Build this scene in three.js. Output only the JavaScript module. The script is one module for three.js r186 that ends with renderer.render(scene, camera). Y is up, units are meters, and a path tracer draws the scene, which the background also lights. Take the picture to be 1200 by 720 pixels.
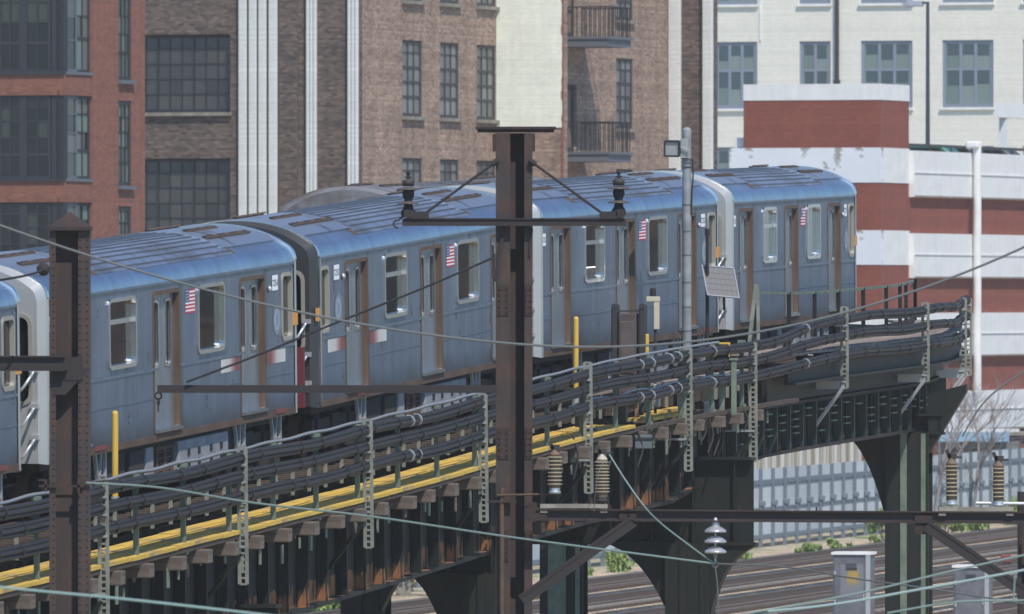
import * as THREE from 'three';
import { Sky } from 'three/addons/objects/Sky.js';
import { mergeGeometries, toCreasedNormals } from 'three/addons/utils/BufferGeometryUtils.js';
import { RoundedBoxGeometry } from 'three/addons/geometries/RoundedBoxGeometry.js';

// ---------------------------------------------------------------- camera, sky, sun, exposure
const scene = new THREE.Scene();
const F = 12950, CAMY = 9.5, HORIZON = 350;              // focal length in photo pixels, eye height over the yard, horizon row
const camera = new THREE.PerspectiveCamera(2 * Math.atan(360 / F) * 180 / Math.PI, 1200 / 720, 1, 4000);
camera.position.set(0, CAMY, 0);
camera.rotation.x = -10 / F;
camera.focus = 188;
camera.userData.fStop = 7;
scene.add(camera);

const SUN_AZ = 24 * Math.PI / 180, SUN_EL = 54 * Math.PI / 180;   // behind the camera, to its right
const sunDir = new THREE.Vector3(Math.sin(SUN_AZ) * Math.cos(SUN_EL), Math.sin(SUN_EL), Math.cos(SUN_AZ) * Math.cos(SUN_EL));
const sky = new Sky();
sky.name = 'sky'; sky.scale.setScalar(3000); sky.userData.kind = 'structure';
Object.assign(sky.material.uniforms.turbidity, { value: 3 });
sky.material.uniforms.rayleigh.value = 1.45;
sky.material.uniforms.mieCoefficient.value = 0.004;
sky.material.uniforms.mieDirectionalG.value = 0.8;
sky.material.uniforms.sunPosition.value.copy(sunDir);
scene.add(sky);
scene.environmentIntensity = 0.135;
const sun = new THREE.DirectionalLight(new THREE.Color(1, 0.915, 0.79), 4.3);
sun.position.copy(sunDir).multiplyScalar(300).add(new THREE.Vector3(0, 5, -250));
sun.target.position.set(0, 5, -250);
sun.castShadow = true;
Object.assign(sun.shadow.camera, { left: -120, right: 120, top: 180, bottom: -180, near: 1, far: 800 });
sun.shadow.mapSize.set(4096, 4096);
scene.add(sun, sun.target);
const renderer = new THREE.WebGLRenderer({ antialias: true });
renderer.toneMapping = THREE.LinearToneMapping;
renderer.toneMappingExposure = 0.98;
renderer.shadowMap.enabled = true;
scene.fog = new THREE.FogExp2(new THREE.Color(1.0, 0.97, 0.94), 0.00019);

// ---------------------------------------------------------------- helpers
let seed = 12345;
const rnd = () => { seed = (seed + 0x6d2b79f5) | 0; let t = Math.imul(seed ^ (seed >>> 15), 1 | seed); t = (t + Math.imul(t ^ (t >>> 7), 61 | t)) ^ t; return ((t ^ (t >>> 14)) >>> 0) / 4294967296; };
const rr = (a, b) => a + (b - a) * rnd();
const V = (x, y, z) => new THREE.Vector3(x, y, z);
const P = (px, py, d) => V((px - 600) / F * d, CAMY + (HORIZON - py) / F * d, -d);
const clamp = THREE.MathUtils.clamp, lerp = THREE.MathUtils.lerp, smooth = THREE.MathUtils.smoothstep;

const counts = {};
function numbered(name) { const n = counts[name] = (counts[name] ?? -1) + 1; return n ? name + '_' + String(n).padStart(3, '0') : name; }
function uvBox(g) {                                       // texture coordinates in metres, by the face's main direction
  const p = g.attributes.position, n = g.attributes.normal, uv = new Float32Array(p.count * 2);
  for (let i = 0; i < p.count; i++) {
    const ax = Math.abs(n.getX(i)), ay = Math.abs(n.getY(i)), az = Math.abs(n.getZ(i));
    const [a, b] = ax > ay && ax > az ? [p.getZ(i), p.getY(i)] : ay > az ? [p.getX(i), p.getZ(i)] : [p.getX(i), p.getY(i)];
    uv[2 * i] = a; uv[2 * i + 1] = b;
  }
  g.setAttribute('uv', new THREE.BufferAttribute(uv, 2));
  return g;
}
const tm = new THREE.Matrix4(), te = new THREE.Euler(), tq = new THREE.Quaternion(), one = V(1, 1, 1);
class Geo {
  constructor() { this.list = []; }
  add(g, x = 0, y = 0, z = 0, rx = 0, ry = 0, rz = 0, keepUV = false) {
    if (g.index) g = g.toNonIndexed(); else g = g.clone();
    if (!keepUV) uvBox(g);
    for (const k of Object.keys(g.attributes)) if (!['position', 'normal', 'uv'].includes(k)) g.deleteAttribute(k);
    g.applyMatrix4(tm.compose(V(x, y, z), tq.setFromEuler(te.set(rx, ry, rz)), one));
    this.list.push(g); return this;
  }
  mat(g, m) { if (g.index) g = g.toNonIndexed(); else g = g.clone(); uvBox(g); g.applyMatrix4(m); this.list.push(g); return this; }
  box(w, h, d, x, y, z, rx, ry, rz) { return this.add(new THREE.BoxGeometry(w, h, d), x, y, z, rx, ry, rz); }
  rbox(w, h, d, r, x, y, z, rx, ry, rz) { return this.add(new RoundedBoxGeometry(w, h, d, 2, r), x, y, z, rx, ry, rz); }
  cyl(r1, r2, h, x, y, z, n = 12, rx = 0, ry = 0, rz = 0) { return this.add(new THREE.CylinderGeometry(r1, r2, h, n), x, y, z, rx, ry, rz); }
  lathe(pts, x, y, z, n = 16, rx = 0, ry = 0, rz = 0) { return this.add(new THREE.LatheGeometry(pts.map((p) => new THREE.Vector2(p[0], p[1])), n), x, y, z, rx, ry, rz); }
  bar(p, q, w, h, up = V(0, 1, 0)) {                      // a box from p to q, w wide across, h thick towards up
    const z = q.clone().sub(p), L = z.length(); z.normalize();
    let x = new THREE.Vector3().crossVectors(up, z);
    if (x.lengthSq() < 1e-6) x.set(1, 0, 0);
    x.normalize();
    const y = new THREE.Vector3().crossVectors(z, x), m = new THREE.Matrix4().makeBasis(x, y, z).setPosition(p.clone().add(q).multiplyScalar(0.5));
    return this.mat(new THREE.BoxGeometry(w, h, L), m);
  }
  rod(p, q, r, n = 8) {
    const y = q.clone().sub(p), L = y.length(); y.normalize();
    const m = new THREE.Matrix4().compose(p.clone().add(q).multiplyScalar(0.5), new THREE.Quaternion().setFromUnitVectors(V(0, 1, 0), y), one);
    return this.mat(new THREE.CylinderGeometry(r, r, L, n), m);
  }
  tube(pts, r, seg, n = 6) { return this.add(new THREE.TubeGeometry(new THREE.CatmullRomCurve3(pts), seg ?? pts.length * 3, r, n), 0, 0, 0, 0, 0, 0); }
  ext(shape, depth, x = 0, y = 0, z = 0, rx = 0, ry = 0, rz = 0, bevel = 0) {
    return this.add(new THREE.ExtrudeGeometry(shape, { depth, curveSegments: 8, bevelEnabled: bevel > 0, bevelThickness: bevel, bevelSize: bevel, bevelSegments: 1 }), x, y, z, rx, ry, rz);
  }
  geometry() { return this.list.length > 1 ? mergeGeometries(this.list) : this.list[0]; }
  mesh(name, material, parent) {
    const m = new THREE.Mesh(this.geometry(), material);
    return put(m, name, parent);
  }
}
function put(m, name, parent) {
  m.name = parent && parent !== scene ? name : numbered(name);
  m.castShadow = m.receiveShadow = true;
  (parent ?? scene).add(m);
  return m;
}
const G = () => new Geo();
function tag(o, label, category, group) { o.userData.label = label; o.userData.category = category; if (group) o.userData.group = group; return o; }
function thing(name, label, category, pos = V(0, 0, 0), group) {
  const o = new THREE.Group(); o.name = numbered(name); o.position.copy(pos); scene.add(o);
  return tag(o, label, category, group);
}
function struct(m) { m.userData.kind = 'structure'; return m; }
function copyOf(o, pos, label) { const c = o.clone(); c.name = numbered(o.name.replace(/_\d{3}$/, '')); c.position.copy(pos); if (label) c.userData = { ...o.userData, label }; scene.add(c); return c; }
function rect(x0, y0, x1, y1) { const s = new THREE.Shape(); s.moveTo(x0, y0); s.lineTo(x1, y0); s.lineTo(x1, y1); s.lineTo(x0, y1); s.closePath(); return s; }
function round(S, x0, y0, x1, y1, r) {
  const s = new S(); s.moveTo(x0 + r, y0); s.lineTo(x1 - r, y0); s.quadraticCurveTo(x1, y0, x1, y0 + r); s.lineTo(x1, y1 - r); s.quadraticCurveTo(x1, y1, x1 - r, y1);
  s.lineTo(x0 + r, y1); s.quadraticCurveTo(x0, y1, x0, y1 - r); s.lineTo(x0, y0 + r); s.quadraticCurveTo(x0, y0, x0 + r, y0); return s;
}
function ring(x0, y0, x1, y1, r, t) { const s = round(THREE.Shape, x0, y0, x1, y1, r); s.holes.push(round(THREE.Path, x0 + t, y0 + t, x1 - t, y1 - t, Math.max(r - t, 0.005))); return s; }

// ---------------------------------------------------------------- procedural textures
function hash2(x, y, s) { let h = Math.imul(x, 374761393) ^ Math.imul(y, 668265263) ^ Math.imul(s, 974634777); h = Math.imul(h ^ (h >>> 13), 1274126177); return ((h ^ (h >>> 16)) >>> 0) / 4294967296; }
function vnoise(x, y, px, py, s) {                        // value noise that repeats every px, py cells
  const xi = Math.floor(x), yi = Math.floor(y), fx = x - xi, fy = y - yi, u = fx * fx * (3 - 2 * fx), v = fy * fy * (3 - 2 * fy);
  const m = (a, n) => ((a % n) + n) % n, h = (a, b) => hash2(m(a, px), m(b, py), s);
  return lerp(lerp(h(xi, yi), h(xi + 1, yi), u), lerp(h(xi, yi + 1), h(xi + 1, yi + 1), u), v);
}
function fbm(u, v, nx, ny, s, oct = 4) { let a = 0.5, t = 0, w = 0; for (let i = 0; i < oct; i++) { t += a * vnoise(u * nx, v * ny, nx, ny, s + i); w += a; a *= 0.55; nx *= 2; ny *= 2; } return t / w; }
function tex(size, metresU, metresV, fn, srgb = true) {   // fn(u, v) in 0..1 -> [r, g, b] 0..255
  const d = new Uint8Array(size * size * 4);
  for (let y = 0; y < size; y++) for (let x = 0; x < size; x++) {
    const c = fn((x + 0.5) / size, (y + 0.5) / size), o = (y * size + x) * 4;
    d[o] = clamp(c[0], 0, 255); d[o + 1] = clamp(c[1], 0, 255); d[o + 2] = clamp(c[2], 0, 255); d[o + 3] = 255;
  }
  const t = new THREE.DataTexture(d, size, size); t.wrapS = t.wrapT = THREE.RepeatWrapping; t.magFilter = THREE.LinearFilter; t.minFilter = THREE.LinearMipmapLinearFilter; t.generateMipmaps = true;
  if (srgb) t.colorSpace = THREE.SRGBColorSpace;
  t.repeat.set(1 / metresU, 1 / metresV); t.needsUpdate = true; return t;
}
const mix3 = (a, b, t) => [lerp(a[0], b[0], t), lerp(a[1], b[1], t), lerp(a[2], b[2], t)];
const S = (k) => (c) => [c[0] * k, c[1] * k, c[2] * k];
function brickTex(base, spread, mortar, s, other, share = 0, blotch = 0.2, size = 512) {
  const n = size / 512, rows = 42 * n, cols = 16 * n, M2 = 3.4 * n;
  return tex(size, M2, M2, (u, v) => {
    const r = Math.floor(v * rows), fv = v * rows - r, uu = u * cols + (r % 2) * 0.5, c = Math.floor(uu) % cols, fu = uu - Math.floor(uu);
    const stain = 1 - blotch * 0.6 + blotch * (0.7 * fbm(u, v, 3 * n, 3 * n, s + 3) + 0.5 * fbm(u, v, 22 * n, 2 * n, s + 5, 3));
    if (fv < 0.16 || fu < 0.06) return S(stain * (0.93 + 0.14 * hash2(r, 1, s)))(mortar);
    const h = hash2(c, r, s), k = 1 + (h - 0.5) * spread + (hash2(r, 7, s) - 0.5) * spread * 0.6, b = hash2(c, r, s + 9) < share ? other : base;
    return S(k * stain)(b);
  });
}
function noiseTex(a, b, n, metres, s, size = 256, stretchV = 1, oct = 5) { return tex(size, metres, metres * stretchV, (u, v) => mix3(a, b, clamp((fbm(u, v, n, n, s, oct) - 0.25) * 2, 0, 1))); }
function std(o) { return new THREE.MeshStandardMaterial(o); }
const lin = (r, g, b) => new THREE.Color().setRGB(r, g, b);

const T = {
  brown: brickTex([104, 89, 80], 0.34, [96, 86, 79], 3, [84, 72, 66], 0.35, 0.3, 1024),
  tan: brickTex([152, 129, 112], 0.22, [146, 128, 114], 5, [132, 108, 95], 0.22, 0.34, 1024),
  red: brickTex([132, 84, 68], 0.14, [124, 90, 77], 7, [122, 76, 62], 0.3),
  garage: brickTex([132, 70, 54], 0.1, [122, 70, 56], 11, null, 0, 0.22),
  cream: brickTex([233, 233, 216], 0.04, [222, 222, 205], 21, null, 0, 0.13),
  whitewash: brickTex([226, 221, 208], 0.04, [216, 211, 199], 13, null, 0, 0.06),
  rib: brickTex([216, 217, 212], 0.05, [204, 205, 200], 17, null, 0, 0.1),
  peel: tex(256, 5, 2.2, (u, v) => { const n = fbm(u, v, 10, 6, 31, 5), m = fbm(u, v, 3, 2, 33, 3); return n > 0.6 && m > 0.5 ? mix3([206, 206, 206], [150, 146, 142], clamp((n - 0.6) * 7, 0, 1)) : S(0.94 + 0.08 * m)([228, 231, 236]); }),
  white: tex(512, 6, 3, (u, v) => { const a = fbm(u, v, 30, 2, 41, 4), b = fbm(u, v, 6, 6, 44, 4); return S(0.9 + 0.07 * a + 0.07 * b)([234, 233, 229]); }),
  concrete: noiseTex([138, 134, 126], [166, 162, 152], 16, 3, 43, 256),
  ballast: tex(512, 5, 5, (u, v) => { const c = hash2(Math.floor(u * 110), Math.floor(v * 110), 51), n = fbm(u, v, 4, 4, 52, 4); return S((0.62 + 0.6 * c) * (0.75 + 0.5 * n))([196, 176, 148]); }),
  verge: tex(512, 8, 8, (u, v) => { const n = fbm(u, v, 8, 8, 55, 5), c = hash2(Math.floor(u * 140), Math.floor(v * 140), 56); return mix3(S(0.8 + 0.4 * c)([176, 164, 142]), [112, 122, 74], smooth(n, 0.52, 0.68)); }),
  streak: tex(512, 6, 3, (u, v) => { const a = fbm(u, v, 90, 2, 61, 3), b = fbm(u, v, 7, 5, 63, 4), c = fbm(u, v, 26, 1, 66, 2); return S(0.8 + 0.12 * a + 0.1 * c + 0.13 * b)([205, 208, 212]); }),
  streakRough: tex(256, 5, 3, (u, v) => { const a = fbm(u, v, 40, 2, 71, 3), b = fbm(u, v, 6, 5, 73, 4), k = 95 + 70 * a + 50 * b; return [k, k, k]; }, false),
  roofDirt: tex(512, 4.2, 2.4, (u, v) => { const n = fbm(u, v, 5, 5, 81, 5), m = fbm(u, v, 24, 3, 83, 3); return mix3([190, 192, 194], [116, 92, 74], smooth(n * 0.7 + m * 0.4, 0.58, 0.9)); }),
  roofDust: tex(512, 5, 2.4, (u, v) => { const n = fbm(u, v, 4, 6, 85, 5), m = fbm(u, v, 30, 3, 86, 3); return mix3([206, 208, 212], [158, 146, 136], smooth(n * 0.75 + m * 0.35, 0.42, 0.8)); }),
  wave: tex(256, 1.6, 2.4, (u, v) => { const k = 255 * fbm(u, v, 4, 3, 87, 2); return [k, k, k]; }, false),
  grime: tex(256, 1.2, 2.4, (u, v) => { const n = fbm(u, v, 20, 2, 91, 4), m = fbm(u, v, 4, 6, 93, 3); return mix3([132, 116, 104], [92, 72, 58], n * 0.7 + m * 0.4); }),
  rustPost: tex(256, 1.4, 3, (u, v) => { const n = fbm(u, v, 8, 8, 101, 5), m = fbm(u, v, 26, 6, 103, 3); return mix3([86, 77, 76], [108, 84, 72], smooth(n * 0.7 + m * 0.35, 0.5, 0.8)); }),
  steelDark: tex(256, 2.4, 2.4, (u, v) => { const n = fbm(u, v, 9, 5, 111, 5), m = fbm(u, v, 30, 3, 113, 3); return mix3([46, 56, 54], [72, 60, 50], smooth(n * 0.6 + m * 0.4, 0.4, 0.7)); }),
  girderRust: tex(512, 3, 1.7, (u, v) => { const n = fbm(u, v, 24, 3, 121, 4), m = fbm(u, v, 6, 4, 123, 4), w = smooth(v, 0.57, 0.64) * (1 - smooth(v, 0.8, 0.85)); return mix3([44, 46, 43], mix3([184, 104, 56], [158, 148, 112], m * 0.6), smooth(n * 0.7 + m * 0.5, lerp(0.8, 0.5, w), lerp(0.95, 0.66, w))); }),
  footRust: tex(256, 0.5, 1, (u, v) => { const n = fbm(u, v, 9, 3, 125, 4), m = fbm(u, v, 3, 4, 127, 3), w = 1 - smooth((v + 0.5) % 1, 0.08, 0.34); return mix3([40, 43, 41], mix3([172, 98, 56], [140, 130, 104], m * 0.6), smooth(n * 0.6 + m * 0.4 + w * 0.3 - 0.06, 0.58, 0.76)); }),
  lattice: noiseTex([138, 146, 138], [172, 174, 164], 8, 1, 131, 128),
  plank: tex(256, 2.6, 0.9, (u, v) => { const n = fbm(u, v, 3, 40, 141, 4), m = fbm(u, v, 5, 4, 143, 4); return mix3(S(0.8 + 0.3 * n)([212, 176, 78]), [160, 140, 98], smooth(m, 0.45, 0.72)); }),
  timber: tex(256, 2.4, 1.2, (u, v) => { const n = fbm(u, v, 3, 30, 151, 4); return S(0.7 + 0.55 * n)([146, 134, 124]); }),
  rubber: noiseTex([62, 62, 66], [88, 88, 92], 20, 0.8, 161, 128),
  fence: tex(256, 3, 3, (u, v) => { const n = fbm(u, v, 6, 6, 171, 5); return mix3([160, 168, 172], [194, 199, 200], n); }),
  cabinet: noiseTex([140, 142, 148], [166, 168, 172], 8, 1.5, 181, 128),
};
const M = {
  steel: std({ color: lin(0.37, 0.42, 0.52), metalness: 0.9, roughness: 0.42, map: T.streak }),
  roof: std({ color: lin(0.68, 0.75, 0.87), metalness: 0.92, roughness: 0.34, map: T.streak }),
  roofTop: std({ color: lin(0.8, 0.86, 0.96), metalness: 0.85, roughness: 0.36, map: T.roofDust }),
  roofRib: std({ color: lin(0.34, 0.36, 0.4), metalness: 0.85, roughness: 0.5, map: T.streak }),
  roofEnd: std({ color: lin(0.82, 0.88, 0.98), metalness: 0.85, roughness: 0.4, map: T.roofDirt }),
  roofOld: std({ color: lin(0.4, 0.39, 0.4), metalness: 0.4, roughness: 0.6, map: T.roofDust }),
  cap: std({ color: lin(0.6, 0.61, 0.62), metalness: 0.35, roughness: 0.4, map: T.white }),
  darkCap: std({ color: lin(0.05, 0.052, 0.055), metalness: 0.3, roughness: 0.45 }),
  bright: std({ color: lin(0.78, 0.79, 0.8), metalness: 1, roughness: 0.25 }),
  door: std({ color: lin(0.5, 0.51, 0.53), metalness: 0.75, roughness: 0.5, map: T.streak }),
  jamb: std({ color: lin(0.75, 0.7, 0.66), metalness: 0.15, roughness: 0.75, map: T.grime }),
  tinted: new THREE.MeshPhysicalMaterial({ color: lin(0.45, 0.5, 0.51), roughness: 0.03, transmission: 1, thickness: 0, ior: 1.5 }),
  inner: std({ color: lin(0.58, 0.58, 0.56), roughness: 0.7 }),
  seat: std({ color: lin(0.16, 0.17, 0.2), roughness: 0.6 }),
  glass: new THREE.MeshPhysicalMaterial({ color: lin(0.012, 0.015, 0.016), roughness: 0.08, metalness: 0, ior: 1.5, specularIntensity: 0.3 }),
  glassHaze: new THREE.MeshPhysicalMaterial({ color: lin(0.03, 0.04, 0.04), roughness: 0.12, metalness: 0, ior: 1.5, specularIntensity: 0.8 }),
  black: std({ color: lin(0.018, 0.018, 0.02), roughness: 0.8 }),
  under: std({ color: lin(0.045, 0.042, 0.04), roughness: 0.85, metalness: 0.1 }),
  underRust: std({ color: lin(0.12, 0.08, 0.06), roughness: 0.9 }),
  carBox: std({ color: lin(0.8, 0.83, 0.85), roughness: 0.55, map: T.cabinet }),
  greyBox: std({ color: lin(0.42, 0.42, 0.43), roughness: 0.6, map: T.cabinet }),
  redPaint: std({ color: lin(0.2, 0.05, 0.045), roughness: 0.7 }),
  orange: std({ color: lin(0.62, 0.28, 0.05), roughness: 0.5 }),
  yellow: std({ color: lin(0.6, 0.38, 0.06), roughness: 0.6 }),
  post: std({ color: lin(0.5, 0.47, 0.46), map: T.rustPost, roughness: 0.85 }),
  arm: std({ color: lin(0.03, 0.024, 0.024), roughness: 0.85 }),
  armRust: std({ color: lin(0.4, 0.34, 0.32), map: T.rustPost, roughness: 0.9 }),
  el: std({ color: lin(0.2, 0.27, 0.26), map: T.steelDark, roughness: 0.62, metalness: 0.1 }),
  elRust: std({ color: lin(0.6, 0.6, 0.58), map: T.girderRust, roughness: 0.8 }),
  elFoot: std({ color: lin(0.7, 0.7, 0.68), map: T.footRust, roughness: 0.8 }),
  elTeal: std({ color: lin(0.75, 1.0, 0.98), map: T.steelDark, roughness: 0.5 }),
  lattice: std({ color: lin(0.6, 0.6, 0.58), map: T.lattice, roughness: 0.75 }),
  paleGreen: std({ color: lin(0.4, 0.48, 0.42), map: T.lattice, roughness: 0.75 }),
  plank: std({ map: T.plank, roughness: 0.9 }),
  tanPlank: std({ color: lin(0.95, 0.95, 1), map: T.timber, roughness: 0.9 }),
  timber: std({ color: lin(0.46, 0.44, 0.43), map: T.timber, roughness: 0.95 }),
  oldTie: std({ color: lin(0.25, 0.22, 0.2), map: T.timber, roughness: 0.95 }),
  rubber: std({ color: lin(0.31, 0.285, 0.275), map: T.rubber, roughness: 0.6 }),
  galv: std({ color: lin(0.5, 0.52, 0.54), metalness: 0.55, roughness: 0.45 }),
  pipe: std({ color: lin(0.3, 0.3, 0.3), metalness: 0.4, roughness: 0.5 }),
  poleGrey: std({ color: lin(0.8, 0.8, 0.78), map: T.cabinet, roughness: 0.6, metalness: 0.2 }),
  rail: std({ color: lin(0.16, 0.11, 0.085), roughness: 0.6, metalness: 0.4 }),
  railTop: std({ color: lin(0.3, 0.25, 0.21), roughness: 0.35, metalness: 0.7 }),
  wire: std({ color: lin(0.2, 0.27, 0.25), roughness: 0.6, metalness: 0.2 }),
  wireGrey: std({ color: lin(0.12, 0.13, 0.13), roughness: 0.7 }),
  porcelain: std({ color: lin(0.1, 0.085, 0.08), roughness: 0.3 }),
  darkCapRust: std({ color: lin(0.05, 0.04, 0.035), roughness: 0.7 }),
  rustCap: std({ color: lin(0.2, 0.13, 0.09), roughness: 0.85 }),
  skirtTan: std({ color: lin(0.52, 0.46, 0.34), roughness: 0.45 }),
  shedTan: std({ color: lin(0.36, 0.31, 0.21), roughness: 0.4 }),
  beige: std({ color: lin(0.36, 0.34, 0.29), roughness: 0.5, metalness: 0.3 }),
  tanBrown: std({ color: lin(0.13, 0.09, 0.055), roughness: 0.5 }),
  silver: std({ color: lin(0.55, 0.55, 0.57), metalness: 0.5, roughness: 0.3 }),
  brown: std({ map: T.brown, roughness: 0.95 }),
  tan: std({ map: T.tan, roughness: 0.95 }),
  redBrick: std({ map: T.red, roughness: 0.95 }),
  garage: std({ map: T.garage, roughness: 0.9 }),
  cream: std({ map: T.cream, roughness: 0.95 }),
  whitewash: std({ map: T.whitewash, roughness: 0.95 }),
  rib: std({ map: T.rib, roughness: 0.6 }),
  peel: std({ map: T.peel, roughness: 0.9 }),
  white: std({ map: T.white, roughness: 0.85 }),
  moss: std({ color: lin(0.075, 0.08, 0.035), roughness: 1 }),
  stone: std({ color: lin(0.8, 0.76, 0.72), map: T.concrete, roughness: 0.9 }),
  concrete: std({ map: T.concrete, roughness: 0.95 }),
  darkFrame: std({ color: lin(0.025, 0.028, 0.034), roughness: 0.6 }),
  windowSteel: std({ color: lin(0.05, 0.05, 0.05), roughness: 0.7 }),
  greyFrame: std({ color: lin(0.12, 0.13, 0.15), roughness: 0.6 }),
  paleFrame: std({ color: lin(0.22, 0.25, 0.31), roughness: 0.55 }),
  sashGlass: [0, 1, 2, 3, 4, 5].map((i) => new THREE.MeshPhysicalMaterial({ color: lin([0.046, 0.052, 0.056, 0.06, 0.07, 0.034][i], [0.047, 0.052, 0.056, 0.059, 0.067, 0.036][i], [0.047, 0.052, 0.055, 0.056, 0.062, 0.038][i]), roughness: 0.25, ior: 1.5 })),
  dustGlass: [0, 1, 2, 3].map((i) => new THREE.MeshPhysicalMaterial({ color: lin(0.09 + 0.035 * i, 0.092 + 0.035 * i, 0.09 + 0.033 * i), roughness: 0.35, ior: 1.5 })),
  darkGlass: [0, 1, 2].map((i) => new THREE.MeshPhysicalMaterial({ color: lin([0.008, 0.014, 0.04][i], [0.011, 0.018, 0.05][i], [0.013, 0.02, 0.042][i]), roughness: 0.06, ior: 1.5, specularIntensity: 0.6 })),
  blind: [0, 1, 2].map((i) => std({ color: lin(0.15 + 0.03 * i, 0.2 + 0.03 * i, 0.18 + 0.03 * i), roughness: 0.5 })),
  darkGap: new THREE.MeshPhysicalMaterial({ color: lin(0.055, 0.085, 0.095), roughness: 0.2, ior: 1.5 }),
  ballast: std({ map: T.ballast, roughness: 1 }),
  verge: std({ map: T.verge, roughness: 1 }),
  asphalt: std({ color: lin(0.4, 0.39, 0.38), map: T.concrete, roughness: 0.95 }),
  fence: std({ map: T.fence, roughness: 0.7, metalness: 0.1 }),
  fencePost: std({ color: lin(0.16, 0.19, 0.22), roughness: 0.7 }),
  bark: std({ color: lin(0.3, 0.26, 0.24), roughness: 1 }),
  leaf: [0, 1, 2].map((i) => std({ color: lin(0.17 + 0.07 * i, 0.25 + 0.08 * i, 0.07 + 0.02 * i), roughness: 0.9, side: THREE.DoubleSide })),
};

// ---------------------------------------------------------------- ground
{
  const g = new THREE.PlaneGeometry(6000, 6000, 1, 1).rotateX(-Math.PI / 2);
  struct(G().add(g, 0, 0, 0).mesh('ground', M.verge));
}
// ---------------------------------------------------------------- the line of the elevated railway
function curve(tab) {                                     // smooth function through [s, value] pairs
  const n = tab.length, m = tab.map((_, i) => { const a = tab[Math.max(0, i - 1)], b = tab[Math.min(n - 1, i + 1)]; return (b[1] - a[1]) / (b[0] - a[0]); });
  return (s) => {
    if (s <= tab[0][0]) return tab[0][1] + m[0] * (s - tab[0][0]);
    if (s >= tab[n - 1][0]) return tab[n - 1][1] + m[n - 1] * (s - tab[n - 1][0]);
    let i = 0; while (s > tab[i + 1][0]) i++;
    const h = tab[i + 1][0] - tab[i][0], t = (s - tab[i][0]) / h, t2 = t * t, t3 = t2 * t;
    return (2 * t3 - 3 * t2 + 1) * tab[i][1] + (t3 - 2 * t2 + t) * h * m[i] + (-2 * t3 + 3 * t2) * tab[i + 1][1] + (t3 - t2) * h * m[i + 1];
  };
}
const edgeX = curve([[130, -11.216], [157.6, -5.0], [185, 1.17], [208, 6.35], [216, 8.1], [220, 8.72], [224, 9.05], [230, 9.4], [236, 9.45], [242, 9.15], [250, 8.2], [262, 5.6], [275, 2]]);
const sideX = curve([[126, -14.25], [142.3, -10.5], [157.6, -6.81], [172.85, -3.19], [188.1, 0.35], [203.3, 3.94], [218.7, 6.92], [228, 8.0], [236, 8.1], [244, 7.4], [254, 5.4], [275, -0.5]]);
const railY = curve([[130, -4.45], [142.3, -3.9], [157.6, -3.26], [172.85, -2.6], [188.1, -1.88], [203.3, -1.45], [218.7, -1.16], [235, -0.95], [275, -0.7]]);
function along(X, s, o, y) {                              // a point o metres to the right of the line X, y above the rails
  const m = (X(s + 0.05) - X(s - 0.05)) / 0.1, k = 1 / Math.hypot(1, m);
  return V(X(s) + o * k, CAMY + railY(s) + y, -s + o * m * k);
}
const el = (s, o, y) => along(edgeX, s, o, y), trk = (s, o, y) => along(sideX, s, o, y);
const yawAt = (X, s) => Math.atan2(1, (X(s + 0.05) - X(s - 0.05)) / 0.1);
function frame(X, s, o, y) {                              // matrix at that point: x away along the line, y up, z to the right
  const p = along(X, s, o, y), a = along(X, s + 0.2, o, y), x = a.sub(p).normalize(), z = new THREE.Vector3().crossVectors(x, V(0, 1, 0)).normalize(), yy = new THREE.Vector3().crossVectors(z, x);
  return new THREE.Matrix4().makeBasis(x, yy, z).setPosition(p);
}
function sAt(px, o) { let a = 130, b = 232; for (let i = 0; i < 50; i++) { const c = (a + b) / 2, p = el(c, o, 0); (p.x / -p.z * F + 600 < px) ? a = c : b = c; } return (a + b) / 2; }
const place = (o, m) => { m.decompose(o.position, o.quaternion, o.scale); return o; };

// ---------------------------------------------------------------- subway cars
const HALF = 7.27, W2 = 1.31, SILL = 0.87, DRIP = 3.2;
const crownY = (z) => 3.43 + 0.33 * (1 - Math.pow(z / 1.19, 2) * 0.75 - 0.25 * Math.pow(z / 1.19, 4));
const COVE = []; for (let i = 0; i <= 10; i++) { const t = i / 10, a = (1 - t) ** 2, b = 2 * t * (1 - t), c = t * t; COVE.push([a * 1.31 + b * 1.295 + c * 1.19, a * 3.2 + b * 3.36 + c * 3.43]); }
const roofProfile = (w, lift = 0) => {                    // (z, y) from the right drip rail to the left one
  const pts = COVE.map(([z, y]) => [z * w, y + lift]), top = [];
  for (let i = 1; i < 16; i++) { const z = 1.19 - 2.38 * i / 16; top.push([z * w, crownY(z) + lift]); }
  return [...pts, ...top, ...COVE.slice().reverse().map(([z, y]) => [-z * w, y + lift])];
};
function sweep(profile, x0, x1, under = -0.05) {          // a shell of that profile from x0 to x1, closed below
  const s = new THREE.Shape();
  profile.forEach(([z, y], i) => i ? s.lineTo(-z, y) : s.moveTo(-z, y));
  for (let i = profile.length - 1; i >= 0; i--) s.lineTo(-profile[i][0] * 0.97, profile[i][1] + under);
  s.closePath();
  return [s, x1 - x0, x0];
}
const EX = (geo, s, depth, x0) => geo.add(new THREE.ExtrudeGeometry(s, { depth, bevelEnabled: false, curveSegments: 6 }), x0, 0, 0, 0, Math.PI / 2, 0);

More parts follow.
